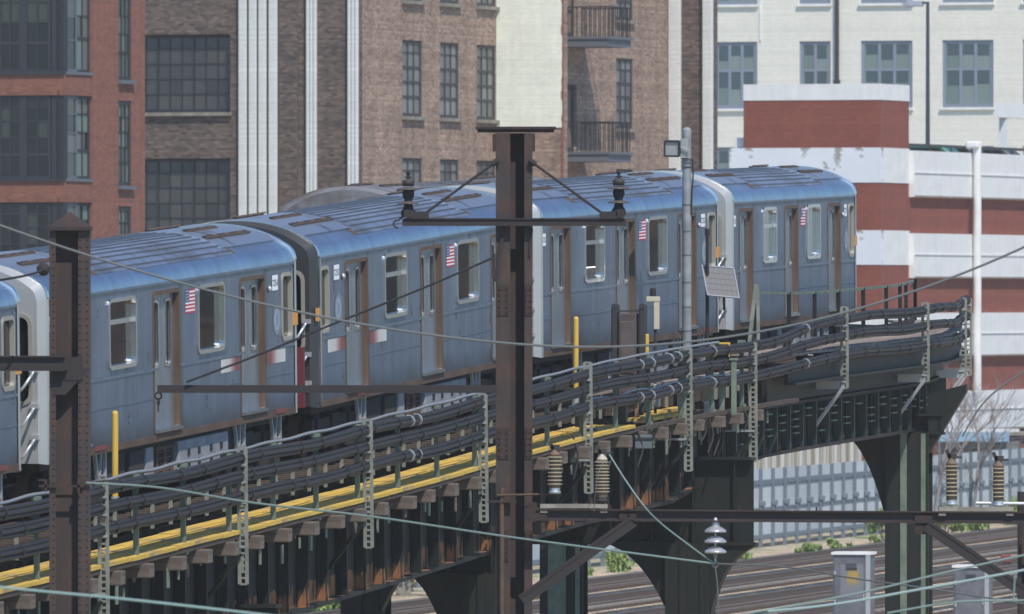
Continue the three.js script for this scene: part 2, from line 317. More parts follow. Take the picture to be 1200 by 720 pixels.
function canvasTex(w, h, draw) { const c = document.createElement('canvas'); c.width = w; c.height = h; draw(c.getContext('2d'), w, h); const t = new THREE.CanvasTexture(c); t.colorSpace = THREE.SRGBColorSpace; t.anisotropy = 8; return t; }
const flagTex = canvasTex(128, 80, (c, w, h) => {
  for (let i = 0; i < 13; i++) { c.fillStyle = i % 2 ? '#e6e2e4' : '#b8323e'; c.fillRect(0, i * h / 13, w, h / 13 + 1); }
  c.fillStyle = '#3c4a78'; c.fillRect(0, 0, w * 0.42, h * 7 / 13);
  c.fillStyle = '#e8e8ec'; for (let i = 0; i < 5; i++) for (let j = 0; j < 4; j++) c.fillRect(4 + i * 10, 4 + j * 10, 4, 4);
});
const stickerTex = (flip) => canvasTex(128, 64, (c, w, h) => { const g = c.createLinearGradient(0, 0, w, 0); [[0, '#c9c9c4'], [0.45, '#bfbbb6'], [0.62, '#a27f7d'], [0.78, '#7c4a49'], [1, '#6e4746']].forEach(([t, k]) => g.addColorStop(flip ? 1 - t : t, k)); c.fillStyle = g; c.fillRect(0, 0, w, h); });
const stickers = [stickerTex(false), stickerTex(true)].map((t) => std({ map: t, roughness: 0.6 }));
const flagMat = std({ map: flagTex, roughness: 0.55 });
const sealMat = std({ map: canvasTex(64, 128, (c, w, h) => { c.fillStyle = '#7b828c'; c.fillRect(0, 0, w, h); c.fillStyle = '#8d97a4'; c.beginPath(); c.ellipse(w / 2, h / 2, w * 0.36, h * 0.36, 0, 0, 7); c.fill(); c.fillStyle = '#6f7f98'; c.fillRect(w * 0.42, h * 0.32, w * 0.2, h * 0.36); }), roughness: 0.6 });
const numberMat = (text) => std({ map: canvasTex(128, 96, (c, w, h) => { c.fillStyle = '#5a6472'; c.fillRect(0, 0, w, h); c.fillStyle = '#e9ebee'; c.fillRect(10, 6, w - 20, h - 12); c.fillStyle = '#22262e'; c.font = 'bold 50px sans-serif'; c.textAlign = 'center'; c.textBaseline = 'middle'; c.fillText(text, w / 2, h / 2 + 2, w - 26); }), roughness: 0.5 });
function decal(w, h, x, y, material, name, parent) { const m = new THREE.Mesh(new THREE.PlaneGeometry(w, h), material); m.position.set(x, y, W2 + 0.006); m.name = name; m.receiveShadow = true; parent.add(m); return m; }

function sideTex(doors, wins, s) {                         // brushed steel with seams, rust beside the doors, dirt along the sill
  const w = 2048, h = 384, d = new Uint8Array(w * h * 4);
  for (let y = 0; y < h; y++) for (let x = 0; x < w; x++) {
    const u = x / w, v = y / h, X = (u - 0.5) * 14.6, Y = 0.85 + v * 2.4;
    const a = fbm(u, v, 260, 2, s, 3), b = fbm(u, v, 16, 4, s + 2, 4), c = fbm(u, v, 60, 1, s + 4, 2);
    let col = S(0.8 + 0.12 * a + 0.1 * c + 0.1 * b)([207, 209, 212]), g = 0;
    for (const q of doors) { const r = X - q - 0.72, l = q - 0.72 - X; if (r > 0) g += Math.exp(-r / 0.09) * 0.6 + Math.exp(-r / 0.35) * 0.2; if (l > 0) g += Math.exp(-l / 0.06) * 0.4; }
    g *= 0.35 + 0.9 * fbm(u, v, 90, 5, s + 6, 3);
    g += smooth(1.12 + 0.4 * b - Y, 0, 0.5) * (0.3 + 0.4 * c) + smooth(Y, 3.08, 3.2) * 0.2 * a;
    for (const [p, q] of wins) if (X > p && X < q && Y < 2.05) g += 0.22 * smooth(fbm(u, v, 200, 2, s + 8, 2), 0.55, 0.8) * (Y - 1.2);
    col = mix3(col, [134, 112, 94], clamp(g, 0, 0.85));
    const sm = ((X + 20) % 1.27) / 1.27; if (sm < 0.012) col = S(0.72)(col);
    if (hash2(Math.floor(X * 9), Math.floor(Y * 5), s) > 0.985 && fbm(u, v, 500, 60, s + 9, 2) > 0.55) col = mix3(col, [120, 92, 74], 0.7);
    const o = (y * w + x) * 4; d[o] = col[0]; d[o + 1] = col[1]; d[o + 2] = col[2]; d[o + 3] = 255;
  }
  const t = new THREE.DataTexture(d, w, h); t.wrapS = t.wrapT = THREE.RepeatWrapping; t.magFilter = THREE.LinearFilter; t.colorSpace = THREE.SRGBColorSpace; t.repeat.set(1 / 14.6, 1 / 2.4); t.offset.set(0.5, -0.85 / 2.4); t.needsUpdate = true;
  return t;
}
const DOOR_W = 1.42, DOOR_Y0 = 1.0, DOOR_Y1 = 3.04;
const X = (u) => u - HALF;                                // u runs from the car's near end
const carShapes = {};
function carParts(type) {                                 // shared geometry of one kind of car
  if (carShapes[type]) return carShapes[type];
  const sh = type === 'B' ? 1.08 : 0;
  const doors = [1.62 + sh, 6.72 + sh, 11.78 + sh].map(X);
  const wins = [[3.46 + sh, 4.9 + sh, true], [8.5 + sh, 9.98 + sh, false]].map(([a, b, h]) => [X(a), X(b), h]);
  const ends = type === 'B' ? [[X(0.33), X(0.82)]] : [[X(13.58), X(14.14)]];
  const c = carShapes[type] = { doors, wins, ends };
  c.steel = std({ color: lin(0.36, 0.41, 0.5), metalness: 0.85, roughness: 0.52, map: sideTex(doors, wins, type === 'B' ? 300 : 340), bumpMap: T.wave, bumpScale: 0.006 });
  const side = rect(-HALF + 0.22, SILL, HALF - 0.22, DRIP);
  for (const d of doors) side.holes.push(round(THREE.Path, d - DOOR_W / 2, DOOR_Y0, d + DOOR_W / 2, DOOR_Y1, 0.07));
  for (const [a, b] of wins) side.holes.push(round(THREE.Path, a, 2.08, b, 3.04, 0.13));
  for (const [a, b] of ends) side.holes.push(round(THREE.Path, a, 2.05, b, 3.02, 0.13));
  c.side = G().ext(side, 0.07, 0, 0, W2 - 0.07).geometry();
  c.plain = G().ext(rect(-HALF + 0.22, SILL, HALF - 0.22, DRIP), 0.07, 0, 0, -W2).geometry();
  const tr = G().box(2 * HALF - 0.5, 0.03, 0.03, 0, DRIP - 0.005, W2 + 0.012).box(2 * HALF - 0.5, 0.03, 0.03, 0, DRIP - 0.005, -W2 - 0.012);
  const gaps = doors.map((d) => [d - DOOR_W / 2 - 0.05, d + DOOR_W / 2 + 0.05]);
  let x = -HALF + 0.25;
  for (const [a, b] of [...gaps, [HALF - 0.25, 0]]) { if (a > x + 0.05) tr.box(a - x, 0.045, 0.02, (a + x) / 2, 1.93, W2 + 0.006).box(a - x, 0.02, 0.014, (a + x) / 2, 1.5, W2 + 0.003); x = b; }
  c.trim = tr.geometry();
  c.skirt = G().box(2 * HALF - 0.46, 0.1, 0.03, 0, SILL + 0.03, W2 + 0.004).box(2 * HALF - 0.46, 0.1, 0.03, 0, SILL + 0.03, -W2 - 0.004).geometry();
  const leaf = rect(-DOOR_W / 4 + 0.006, DOOR_Y0, DOOR_W / 4 - 0.006, DOOR_Y1);
  leaf.holes.push(round(THREE.Path, -0.17, 1.95, 0.17, 2.92, 0.1));
  c.leaf = G().ext(leaf, 0.04).geometry();
  c.leafPane = G().box(0.36, 0.99, 0.01, 0, 2.435, 0.01).geometry();
  c.leafBead = G().ext(ring(-0.19, 1.93, 0.19, 2.94, 0.11, 0.035), 0.018, 0, 0, 0.038).geometry();
  const jamb = ring(-DOOR_W / 2 - 0.055, DOOR_Y0 - 0.05, DOOR_W / 2 + 0.055, DOOR_Y1 + 0.05, 0.09, 0.06);
  c.jamb = G().ext(jamb, 0.135, 0, 0, W2 - 0.125).geometry();
  c.threshold = G().box(DOOR_W + 0.04, 0.05, 0.12, 0, DOOR_Y0 + 0.005, W2 - 0.005).geometry();
  const bead = (a, b, y0, y1) => ring(a - 0.045, y0 - 0.045, b + 0.045, y1 + 0.045, 0.15, 0.06);
  c.winFrames = wins.map(([a, b, hopper]) => { const g = G().ext(bead(a, b, 2.08, 3.04), 0.09, 0, 0, W2 - 0.055); if (hopper) g.box(b - a + 0.04, 0.07, 0.04, (a + b) / 2, 2.73, W2 - 0.03); return g.geometry(); });
  c.winPanes = wins.map(([a, b]) => G().box(b - a + 0.02, 0.98, 0.012, (a + b) / 2, 2.56, W2 - 0.05).geometry());
  c.endFrames = ends.map(([a, b]) => G().ext(bead(a, b, 2.05, 3.02), 0.075, 0, 0, W2 - 0.055).geometry());
  c.endPanes = ends.map(([a, b]) => G().box(b - a + 0.02, 0.99, 0.012, (a + b) / 2, 2.535, W2 - 0.05).geometry());
  // roof: smooth cove and corrugated crown, then smooth end panels with the air-conditioning grilles
  c.roof = uvBox(toCreasedNormals(EX(G(), ...sweep(roofProfile(1), -HALF + 0.22, HALF - 0.22)).geometry(), 0.4));
  const crownP = []; for (let i = 0; i <= 20; i++) { const z = 1.175 - 2.35 * i / 20; crownP.push([z, crownY(z) + 0.012]); }
  c.crown = uvBox(toCreasedNormals(EX(G(), ...sweep(crownP, -4, 4, -0.03)).geometry(), 0.4));
  const ribG = G(); for (let k = -8; k <= 8; k++) { const z = k * 0.139; ribG.box(7.9, 0.022, 0.022, 0, crownY(z) + 0.02, z, 0.37 * z, 0, 0); }
  c.roofRibs = ribG.geometry();
  c.roofSeam = [-3.98, 3.98].map((x) => { const seam = G(); for (let k = -9; k < 9; k++) { const z0 = k * 0.13, z1 = z0 + 0.13; seam.bar(V(x, crownY(z0) + 0.014, z0), V(x, crownY(z1) + 0.014, z1), 0.05, 0.03, V(0, 1, 0)); } return seam.geometry(); });
  const endP = (s) => { const pts = roofProfile(1, 0.034).filter(([z]) => Math.abs(z) < 1.13); const a = s < 0 ? -HALF + 0.35 : HALF - 3.55; return uvBox(toCreasedNormals(EX(G(), ...sweep(pts, a, a + 3.2, -0.03)).geometry(), 0.5)); };
  c.panels = [endP(-1), endP(1)];
  const roofAt = (z) => crownY(z) + 0.034;
  c.grilles = [-1, 1].map((s) => {
    const g = G(), cx = s * (HALF - 2.1);
    for (const z of [-0.72, -0.3, 0.3, 0.72]) {
      const tilt = Math.atan(0.36 * z), L = Math.abs(z) > 0.5 ? 2.5 : 1.7;
      g.box(L, 0.03, 0.07, cx, roofAt(z) + 0.012, z, tilt, 0, 0);
    }
    return g.geometry();
  });
  const strips = (s, each) => { const g = G(), cx = s * (HALF - 2.1); for (const z of [-0.72, -0.3, 0.3, 0.72]) each(g, cx, z, Math.abs(z) > 0.5 ? 2.5 : 1.7, roofAt(z) + 0.02); return g.geometry(); };
  c.slats = [-1, 1].map((s) => strips(s, (g, cx, z, L, y) => { for (let i = 0; i <= 10; i++) g.box(0.03, 0.02, 0.08, cx - L / 2 + L * i / 10, y, z, 0.36 * z, 0, 0); }));
  c.ventEdges = [-1, 1].map((s) => strips(s, (g, cx, z, L, y) => { g.box(L + 0.12, 0.03, 0.014, cx, y - 0.045 * 0.36 * Math.sign(z), z + 0.05, 0.36 * z, 0, 0); for (let i = 0; i < 3; i++) g.box(0.22, 0.035, 0.05, cx - L * 0.3 + L * 0.3 * i, y, z + 0.02, 0.36 * z, 0, 0); }));
  // end caps: an arched collar that narrows a little towards the end, and the end wall with its window openings
  const outline = (w, lift, foot) => [[W2 * w, foot], ...roofProfile(w, lift), [-W2 * w, foot]];
  c.caps = [-1, 1].map((s) => {
    const a = outline(1.012, 0.03, SILL - 0.02), b = outline(1.0, 0.02, SILL - 0.02), e = outline(0.93, -0.03, SILL), n = a.length, pos = [], idx = [];
    const rowsX = [[a, HALF - 0.24], [a, HALF - 0.12], [b, HALF - 0.1], [e, HALF + 0.02]];
    for (const [pts, x] of rowsX) for (const [z, y] of pts) pos.push(s * x, y, z);
    for (let r = 0; r + 1 < rowsX.length; r++) for (let i = 0; i + 1 < n; i++) { const p = r * n + i, q = p + n; s > 0 ? idx.push(p, p + 1, q, p + 1, q + 1, q) : idx.push(p, q, p + 1, p + 1, q, q + 1); }
    const collar = new THREE.BufferGeometry(); collar.setAttribute('position', new THREE.Float32BufferAttribute(pos, 3)); collar.setIndex(idx); collar.computeVertexNormals();
    const wall = new THREE.Shape(); e.forEach(([z, y], i) => i ? wall.lineTo(-z, y) : wall.moveTo(-z, y)); wall.closePath();
    wall.holes.push(round(THREE.Path, -0.4, 1.0, 0.4, 2.95, 0.08));
    for (const q of [-1, 1]) wall.holes.push(round(THREE.Path, q * 0.86 - 0.24, 1.75, q * 0.86 + 0.24, 2.98, 0.16));
    return G().add(collar).add(new THREE.ExtrudeGeometry(wall, { depth: 0.05, bevelEnabled: false, curveSegments: 8 }), s > 0 ? HALF - 0.03 : -HALF - 0.02, 0, 0, 0, Math.PI / 2, 0).geometry();
  });
  c.capLips = [-1, 1].map((s) => { const pts = roofProfile(1.02, 0.045); return EX(G(), ...sweep(pts, s * (HALF - 0.17) - 0.05, s * (HALF - 0.17) + 0.05, -0.05)).geometry(); });
  c.endDark = [-1, 1].map((s) => G().box(0.03, 2.1, 2.3, s * (HALF - 0.08), 2.0, 0).geometry());
  c.endFrame = [-1, 1].map((s) => { const g = G(); for (const q of [-1, 1]) g.add(new THREE.ExtrudeGeometry(ring(q * 0.86 - 0.29, 1.7, q * 0.86 + 0.29, 3.03, 0.2, 0.06), { depth: 0.04, bevelEnabled: false }), s > 0 ? HALF : -HALF - 0.04, 0, 0, 0, Math.PI / 2, 0); return g.geometry(); });
  c.spring = [-1, 1].map((s) => G().tube([V(s * (HALF + 0.02), 0.2, 0.13), V(s * (HALF + 0.22), 0.08, 0.1), V(s * (HALF + 0.3), -0.08, 0), V(s * (HALF + 0.2), -0.12, -0.12), V(s * (HALF + 0.02), -0.02, -0.2)], 0.022, 14, 7).box(0.12, 0.07, 0.12, s * (HALF + 0.04), 0.2, 0.13).geometry());
  c.coupler = [-1, 1].map((s) => G().box(0.5, 0.12, 1.5, s * (HALF + 0.12), 0.86, 0).box(0.5, 0.05, 1.9, s * (HALF + 0.14), 0.95, 0).box(0.44, 0.05, 1.9, s * (HALF + 0.12), 0.78, 0).box(0.9, 0.3, 0.4, s * (HALF + 0.2), 0.6, 0).geometry());
  const ins = G().box(2 * HALF - 0.6, 0.06, 2.4, 0, 0.94, 0).box(2 * HALF - 0.6, 0.05, 2.4, 0, 3.12, 0).box(2 * HALF - 0.6, 2.1, 0.04, 0, 2.0, -1.18);
  c.inside = ins.geometry();
  const st = G(), pl = G(), cuts = [-HALF + 0.4, ...doors.flatMap((d) => [d - 0.75, d + 0.75]), HALF - 0.4];
  for (let i = 0; i < cuts.length; i += 2) { const L = cuts[i + 1] - cuts[i]; if (L > 0.6) for (const z of [-0.95, 0.95]) st.box(L, 0.1, 0.42, (cuts[i] + cuts[i + 1]) / 2, 1.42, z).box(L, 0.55, 0.07, (cuts[i] + cuts[i + 1]) / 2, 1.75, z * 1.2); for (const x of [cuts[i], (cuts[i] + cuts[i + 1]) / 2, cuts[i + 1]]) for (const z of [-0.62, 0.62]) pl.cyl(0.022, 0.022, 2.1, x, 2.02, z, 8); }
  c.seats = st.geometry(); c.poles = pl.geometry();
  // below the floor
  const u = G(), ur = G(), gb = G();
  u.box(2 * HALF - 0.5, 0.16, 2.3, 0, 0.82, 0);
  for (const [a, b, z0, z1, y0] of [[-3.7, -2.5, 0.5, 1.18, 0.3], [-2.3, -1.5, 0.55, 1.2, 0.25], [-3.7, 3.6, -1.2, -0.5, 0.3], [3.55, 3.8, 0.4, 1.15, 0.35]]) u.box(b - a, 0.76 - y0, z1 - z0, (a + b) / 2, (y0 + 0.76) / 2, (z0 + z1) / 2);
  gb.rbox(2.9, 0.56, 0.5, 0.03, 1.85, 0.5, 0.98); c.smallBox = G().rbox(0.42, 0.5, 0.4, 0.02, -1.15, 0.52, 1.0).geometry();
  const hole = G().box(0.13, 0.1, 0.012, 0, 0, 1.235).geometry();
  for (const hx of [-0.45, 0.02]) { ur.add(new THREE.ExtrudeGeometry(ring(hx - 0.24, 0.3, hx + 0.24, 0.74, 0.02, 0.05), { depth: 0.06, bevelEnabled: false }), 0, 0, 1.12); for (let i = 0; i < 4; i++) ur.box(0.4, 0.025, 0.03, hx, 0.38 + i * 0.09, 1.14); }
  c.under = u.geometry(); c.greyBox = gb.geometry(); c.hole = hole; c.gridBox = ur.geometry();
  const truck = G();
  for (const z of [-0.98, 0.98]) { truck.box(2.9, 0.2, 0.14, 0, 0.52, z).box(0.5, 0.32, 0.18, 0, 0.5, z * 1.02); for (const x0 of [-1.04, 1.04]) truck.box(0.36, 0.34, 0.22, x0, 0.45, z).cyl(0.1, 0.1, 0.26, x0, 0.78 - 0.1, z * 0.98, 10); }
  truck.box(0.6, 0.24, 1.8, 0, 0.6, 0).box(0.1, 0.12, 0.5, 0.2, 0.2, 1.25).box(1.1, 0.1, 0.1, 0, 0.28, 1.16);
  c.truck = truck.geometry();
  c.wheel = G().cyl(0.43, 0.43, 0.13, 0, 0.43, 0, 20, Math.PI / 2).cyl(0.47, 0.47, 0.03, 0, 0.43, -0.06, 20, Math.PI / 2).cyl(0.2, 0.2, 0.2, 0, 0.43, 0.02, 12, Math.PI / 2).geometry();
  c.bracket = G().bar(V(-0.22, 0.84, 1.2), V(-0.06, 0.34, 1.2), 0.05, 0.05).bar(V(0.1, 0.84, 1.2), V(0, 0.34, 1.2), 0.04, 0.04).bar(V(0.32, 0.84, 1.2), V(0.32, 0.3, 1.2), 0.05, 0.05).box(0.4, 0.03, 0.08, 0.14, 0.5, 1.18).box(0.4, 0.03, 0.08, 0.14, 0.38, 1.18).geometry();
  c.marker = G().box(0.55, 0.07, 0.02, 0, 0.935, W2 + 0.022).geometry();
  return c;
}
const mm = (g, material, name, parent, x = 0, y = 0, z = 0) => { const m = new THREE.Mesh(g, material); m.position.set(x, y, z); m.name = name; m.castShadow = m.receiveShadow = true; parent.add(m); return m; };
function makeCar(label, type, opts = {}) {
  const c = carParts(type), car = thing('subway_car', label, 'subway car', V(0, 0, 0), 'cars of the elevated train');
  mm(c.side, c.steel, 'side_wall', car); mm(c.plain, c.steel, 'side_wall', car);
  mm(c.trim, M.steel, 'belt_rail', car); mm(c.skirt, M.jamb, 'sill', car);
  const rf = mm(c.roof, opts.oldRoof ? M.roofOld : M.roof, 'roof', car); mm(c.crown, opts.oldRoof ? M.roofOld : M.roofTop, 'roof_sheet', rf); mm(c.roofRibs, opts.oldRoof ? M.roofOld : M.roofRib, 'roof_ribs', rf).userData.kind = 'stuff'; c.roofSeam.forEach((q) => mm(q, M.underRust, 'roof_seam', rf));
  c.panels.forEach((g, i) => { const p = mm(g, opts.oldRoof ? M.roofOld : M.roofEnd, 'roof_panel', car); mm(c.grilles[i], M.black, 'vent', p); mm(c.slats[i], M.under, 'vent_slats', p).userData.kind = 'stuff'; mm(c.ventEdges[i], M.underRust, 'vent_edges', p).userData.kind = 'stuff'; });
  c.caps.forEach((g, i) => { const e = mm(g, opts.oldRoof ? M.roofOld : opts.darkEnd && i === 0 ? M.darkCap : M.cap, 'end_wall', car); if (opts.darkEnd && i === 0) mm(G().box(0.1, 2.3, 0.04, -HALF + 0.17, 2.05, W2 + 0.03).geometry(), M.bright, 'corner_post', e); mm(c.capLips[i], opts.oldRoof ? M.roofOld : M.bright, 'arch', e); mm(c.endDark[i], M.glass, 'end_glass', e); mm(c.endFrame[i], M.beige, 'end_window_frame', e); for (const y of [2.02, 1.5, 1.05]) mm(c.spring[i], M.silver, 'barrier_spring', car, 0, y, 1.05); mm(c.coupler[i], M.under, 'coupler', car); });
  for (const d of c.doors) {
    const dr = mm(c.jamb, M.jamb, 'door_frame', car, d);
    mm(c.threshold, M.bright, 'threshold', dr);
    for (const s of [-1, 1]) {
      const lf = mm(c.leaf, M.door, 'door', car, d + s * DOOR_W / 4, 0, W2 - 0.125);
      mm(c.leafPane, opts.bare ? M.glass : M.tinted, 'door_window', lf); mm(c.leafBead, M.bright, 'window_bead', lf);
    }
  }
  c.winFrames.forEach((g, i) => { const f = mm(g, M.bright, 'window', car); mm(c.winPanes[i], opts.bare ? M.glass : M.tinted, 'pane', f); });
  c.endFrames.forEach((g, i) => { const f = mm(g, M.beige, 'window', car); mm(c.endPanes[i], opts.bare ? M.glass : M.tinted, 'pane', f); });
  if (opts.bare) mm(G().box(2 * HALF - 0.6, 2.2, 2.3, 0, 2.0, 0).geometry(), M.black, 'interior', car);
  else {
    const inn = mm(c.inside, M.inner, 'interior', car); mm(c.seats, M.seat, 'bench', inn); mm(c.poles, M.silver, 'grab_pole', inn).userData.kind = 'stuff';
  }
  mm(c.under, M.under, 'underframe', car);
  const gb = mm(c.greyBox, M.carBox, 'equipment_box', car); for (const x of [0.95, 1.55, 2.25, 2.85]) for (const y of [0.58, 0.42]) mm(c.hole, M.black, 'vent_hole', gb, x, y, 0);
  mm(c.smallBox, M.carBox, 'equipment_box', car); mm(c.gridBox, M.underRust, 'resistor_grid', car); for (const x of [-4.0, 4.0, 6.2]) mm(c.bracket, M.galv, 'step_bracket', car, x); for (const x of [-4.4, 6.1]) mm(c.marker, M.redPaint, 'marker_strip', car, x);
  for (const x of [-5.1, 5.1]) { const t = mm(c.truck, M.under, 'truck', car, x); for (const s of [-1, 1]) for (const z of [-0.75, 0.75]) mm(c.wheel, M.underRust, 'wheel', t, s * 1.04, 0, z); }
  if (!opts.bare) {
    const [a, b] = c.wins[1];
    decal(0.55, 0.36, a - 0.42, 2.86, flagMat, 'flag_decal', car);
    const nx = type === 'B' ? X(1.38) : X(13.15);
    if (opts.number) {
      decal(0.42, 0.27, nx, 2.93, numberMat(opts.number), 'number_plate', car);
      mm(G().lathe([[0, 0], [0.06, 0.01], [0.035, 0.05], [0, 0.06]], 0, 0, 0, 10, Math.PI / 2).geometry(), M.silver, 'marker_lamp', car, nx + (type === 'B' ? 0.38 : -0.4), 2.85, W2);
      const sd = new THREE.Mesh(new THREE.CircleGeometry(0.24, 24), sealMat); sd.position.set(nx + 0.1, 2.35, W2 + 0.006); sd.name = 'seal_decal'; car.add(sd);
    }
    if (type !== 'B') decal(0.3, 0.24, X(0.38), 2.86, numberMat(opts.number ?? ''), 'number_plate', car);
    if (opts.stickers) for (const k of opts.stickers) { const d = c.doors[k]; decal(1.15, 0.21, d - DOOR_W / 2 - 0.66, 1.79, stickers[0], 'stripe_decal', car); decal(1.15, 0.21, d + DOOR_W / 2 + 0.68, 1.79, stickers[1], 'stripe_decal', car); }
    const ox = type === 'B' ? X(0.17) : X(14.32);
    mm(G().box(0.3, 0.2, 0.03, 0, 0, 0).geometry(), M.orange, 'side_lamp', car, ox, 2.32, W2 + 0.01);
  }
  return car;
}
function setCar(car, s0, s1, o = 0) {                     // near and far coupling points on the car's right side line
  const p = trk(s0, o, 0), q = trk(s1, o, 0), x = q.clone().sub(p).normalize(), z = new THREE.Vector3().crossVectors(x, V(0, 1, 0)).normalize(), y = new THREE.Vector3().crossVectors(z, x);
  const c = p.add(q).multiplyScalar(0.5).addScaledVector(z, -W2);
  return place(car, new THREE.Matrix4().makeBasis(x, y, z).setPosition(c));
}
{
  const J = [142.3, 157.6, 172.85, 188.1, 203.3, 218.7];
  const rows = [
    ['stainless steel subway car cut off by the left picture edge, nearest car of the train', 'A', { number: '7255' }],
    ['stainless steel subway car with blue roof directly right of the riveted post with pyramid cap', 'A', { number: '7254', stickers: [2] }],
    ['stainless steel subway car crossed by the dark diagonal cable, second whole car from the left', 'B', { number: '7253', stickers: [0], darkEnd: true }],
    ['stainless steel subway car right behind the tall steel post, brown relay cabinet in front', 'A', { number: '7252', hazy: true }],
    ['stainless steel subway car farthest along the train, its end against the red and white wall', 'A', { number: '7251', hazy: true }],
  ];
  rows.forEach(([label, type, o], i) => {
    const car = setCar(makeCar(label, type, o), J[i], J[i + 1]);
    if (i === 2) mm(G().box(0.1, 0.95, 0.34, -HALF - 0.28, 1.35, 1.02).geometry(), std({ color: lin(0.13, 0.018, 0.025), roughness: 0.8 }), 'gangway_barrier', car);
    if (i === 3) mm(G().box(0.1, 0.3, 0.2, -HALF - 0.2, 1.35, 1.1).geometry(), M.under, 'gangway_barrier', car);
  });
  const far = setCar(tag(makeCar('', 'A', { oldRoof: true, bare: true }), 'subway car on the far track with a brown dusty roof, mostly hidden', 'subway car'), 195.5, 210.7, -3.95); far.position.y -= 0.16;
}

// ---------------------------------------------------------------- elevated structure
const S0 = 138, S1 = 268, RAISE0 = 200, RAISE1 = 206;
const raise = (s) => smooth(s, RAISE0, RAISE1);
const girderFoot = (s) => lerp(-1.88, -1.4, smooth(s, 195.5, 199.5));
{
  const v = thing('elevated_viaduct', 'dark riveted steel railway viaduct with arched brackets carrying the subway train', 'viaduct');
  const part = (g, name, material) => g.mesh(name, material, v);
  // girders under the two tracks; the outer one shows its web, flanges and stiffeners
  const strip = (o, foot, name, material) => {
    const web = G(), fl = G();
    for (let s = S0; s < S1; s += 4) {
      const a = [el(s, o, -0.52), el(s + 4, o, -0.52), el(s, o, foot(s)), el(s + 4, o, foot(s + 4))];
      const mid = (p, q) => p.clone().add(q).multiplyScalar(0.5), h = a[0].y - a[2].y;
      web.bar(mid(a[0], a[2]), mid(a[1], a[3]), 0.03, h);
      fl.bar(a[2], a[3].clone().addScaledVector(a[3].clone().sub(a[2]).normalize(), 0.01), 0.34, 0.06).bar(a[0], a[1], 0.34, 0.06);
    }
    const w = part(web, name, material); fl.mesh('flange', material, w); return w;
  };
  strip(-0.55, girderFoot, 'girder', M.elRust);
  for (const o of [-2.2, -4.0, -6.2, -7.9]) strip(o, (s) => girderFoot(s) + 0.1, 'girder', M.el);
  const stiff = [0, 1].map(() => G().box(0.05, 1, 0.17, 0, -0.5, 0.085).box(0.14, 1, 0.025, 0, -0.5, 0.02).geometry());
  for (let s = 142, i = 0; s < 236; s += 1.22, i++) {
    const h = -0.56 - girderFoot(s) - 0.03, m = frame(edgeX, s, -0.53, -0.56);
    const st = mm(stiff[i % 2], s > 199 ? M.elTeal : hash2(i, 3, 3) > 0.35 ? M.elFoot : M.el, 'stiffener', v); place(st, m); st.scale.set(1, h, 1);
  }
  // rivet lines and clips that catch the light on the far, sunlit part of the girder
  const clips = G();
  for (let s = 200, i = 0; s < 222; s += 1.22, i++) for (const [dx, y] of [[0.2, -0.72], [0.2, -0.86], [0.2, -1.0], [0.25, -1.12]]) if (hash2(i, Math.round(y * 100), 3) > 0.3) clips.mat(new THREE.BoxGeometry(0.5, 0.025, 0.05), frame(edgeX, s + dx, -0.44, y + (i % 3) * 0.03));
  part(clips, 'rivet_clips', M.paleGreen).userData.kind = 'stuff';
  // raised walkway beyond the ramp: fascia beam and deck
  const fascia = G(), deck2 = [];
  for (let s = 202.5; s < 262; s += 2.5) {
    fascia.bar(el(s, -0.1, 0.08), el(s + 2.52, -0.1, 0.08), 0.08, 0.34).bar(el(s, -0.02, -0.1), el(s + 2.52, -0.02, -0.1), 0.24, 0.04);
    fascia.bar(el(s, -0.5, -0.24), el(s + 2.52, -0.5, -0.24), 0.1, 0.46);
  }
  part(fascia, 'fascia_beam', M.el);
  const dpl = G().box(0.56, 0.05, 1.15, 0, 0, -0.6).geometry();
  for (let s = 203; s < 240; s += 0.58) place(mm(dpl, M.tanPlank, 'deck_plank', v), frame(edgeX, s, 0, 0.42 + rr(-0.01, 0.01)));
  // ties; every third one reaches out under the walkway
  const tieG = G().box(0.24, 0.2, 2.7, 0, 0, 0).geometry(), stub = [0, 1, 2].map(() => G().rbox(0.25 + rr(-0.02, 0.02), 0.2, 1.4, 0.015, 0, 0, -0.56).geometry());
  const restTies = G();
  for (let s = S0; s < 226; s += 0.53) {
    const near = frame(sideX, s, -1.31, -0.26), far = frame(sideX, s, -5.26, -0.26);
    restTies.mat(new THREE.BoxGeometry(0.24, 0.2, 2.7), near).mat(new THREE.BoxGeometry(0.24, 0.2, 2.7), far);
  }
  const rt = part(restTies, 'track_ties', M.oldTie); rt.userData.kind = 'stuff';
  for (let s = 147, i = 0; s < 200; s += 1.57, i++) place(mm(stub[i % 3], M.timber, 'tie', v), frame(edgeX, s + rr(-0.06, 0.06), 0.05 + rr(-0.05, 0.05), -0.545));
  // small plates, most coloured pale as sunlit stiffener tops; conduit ends below the walkway
  const plate = [0, 1, 2].map((i) => G().box(0.06 + 0.03 * i, 0.16 + 0.06 * i, 0.02, 0, 0, 0).geometry());
  for (let s = 144, i = 0; s < 201; s += rr(0.5, 1.1), i++) place(mm(plate[i % 3], i % 4 ? M.paleGreen : M.timber, 'sunlit_tab', v), frame(edgeX, s, rr(-0.3, 0.02), rr(-0.85, -0.62)));
  const drops = G();
  for (let s = 183; s < 199; s += rr(0.5, 1.4)) { const o = rr(-0.2, 0.1), a = rr(-0.55, -0.2), b = a - rr(0.25, 0.8); drops.tube([el(s, o, a), el(s + 0.05, o + 0.08, (a + b) / 2), el(s + rr(-0.1, 0.2), o, b)], 0.018, 6, 5); }
  part(drops, 'conduit_ends', M.under).userData.kind = 'stuff';
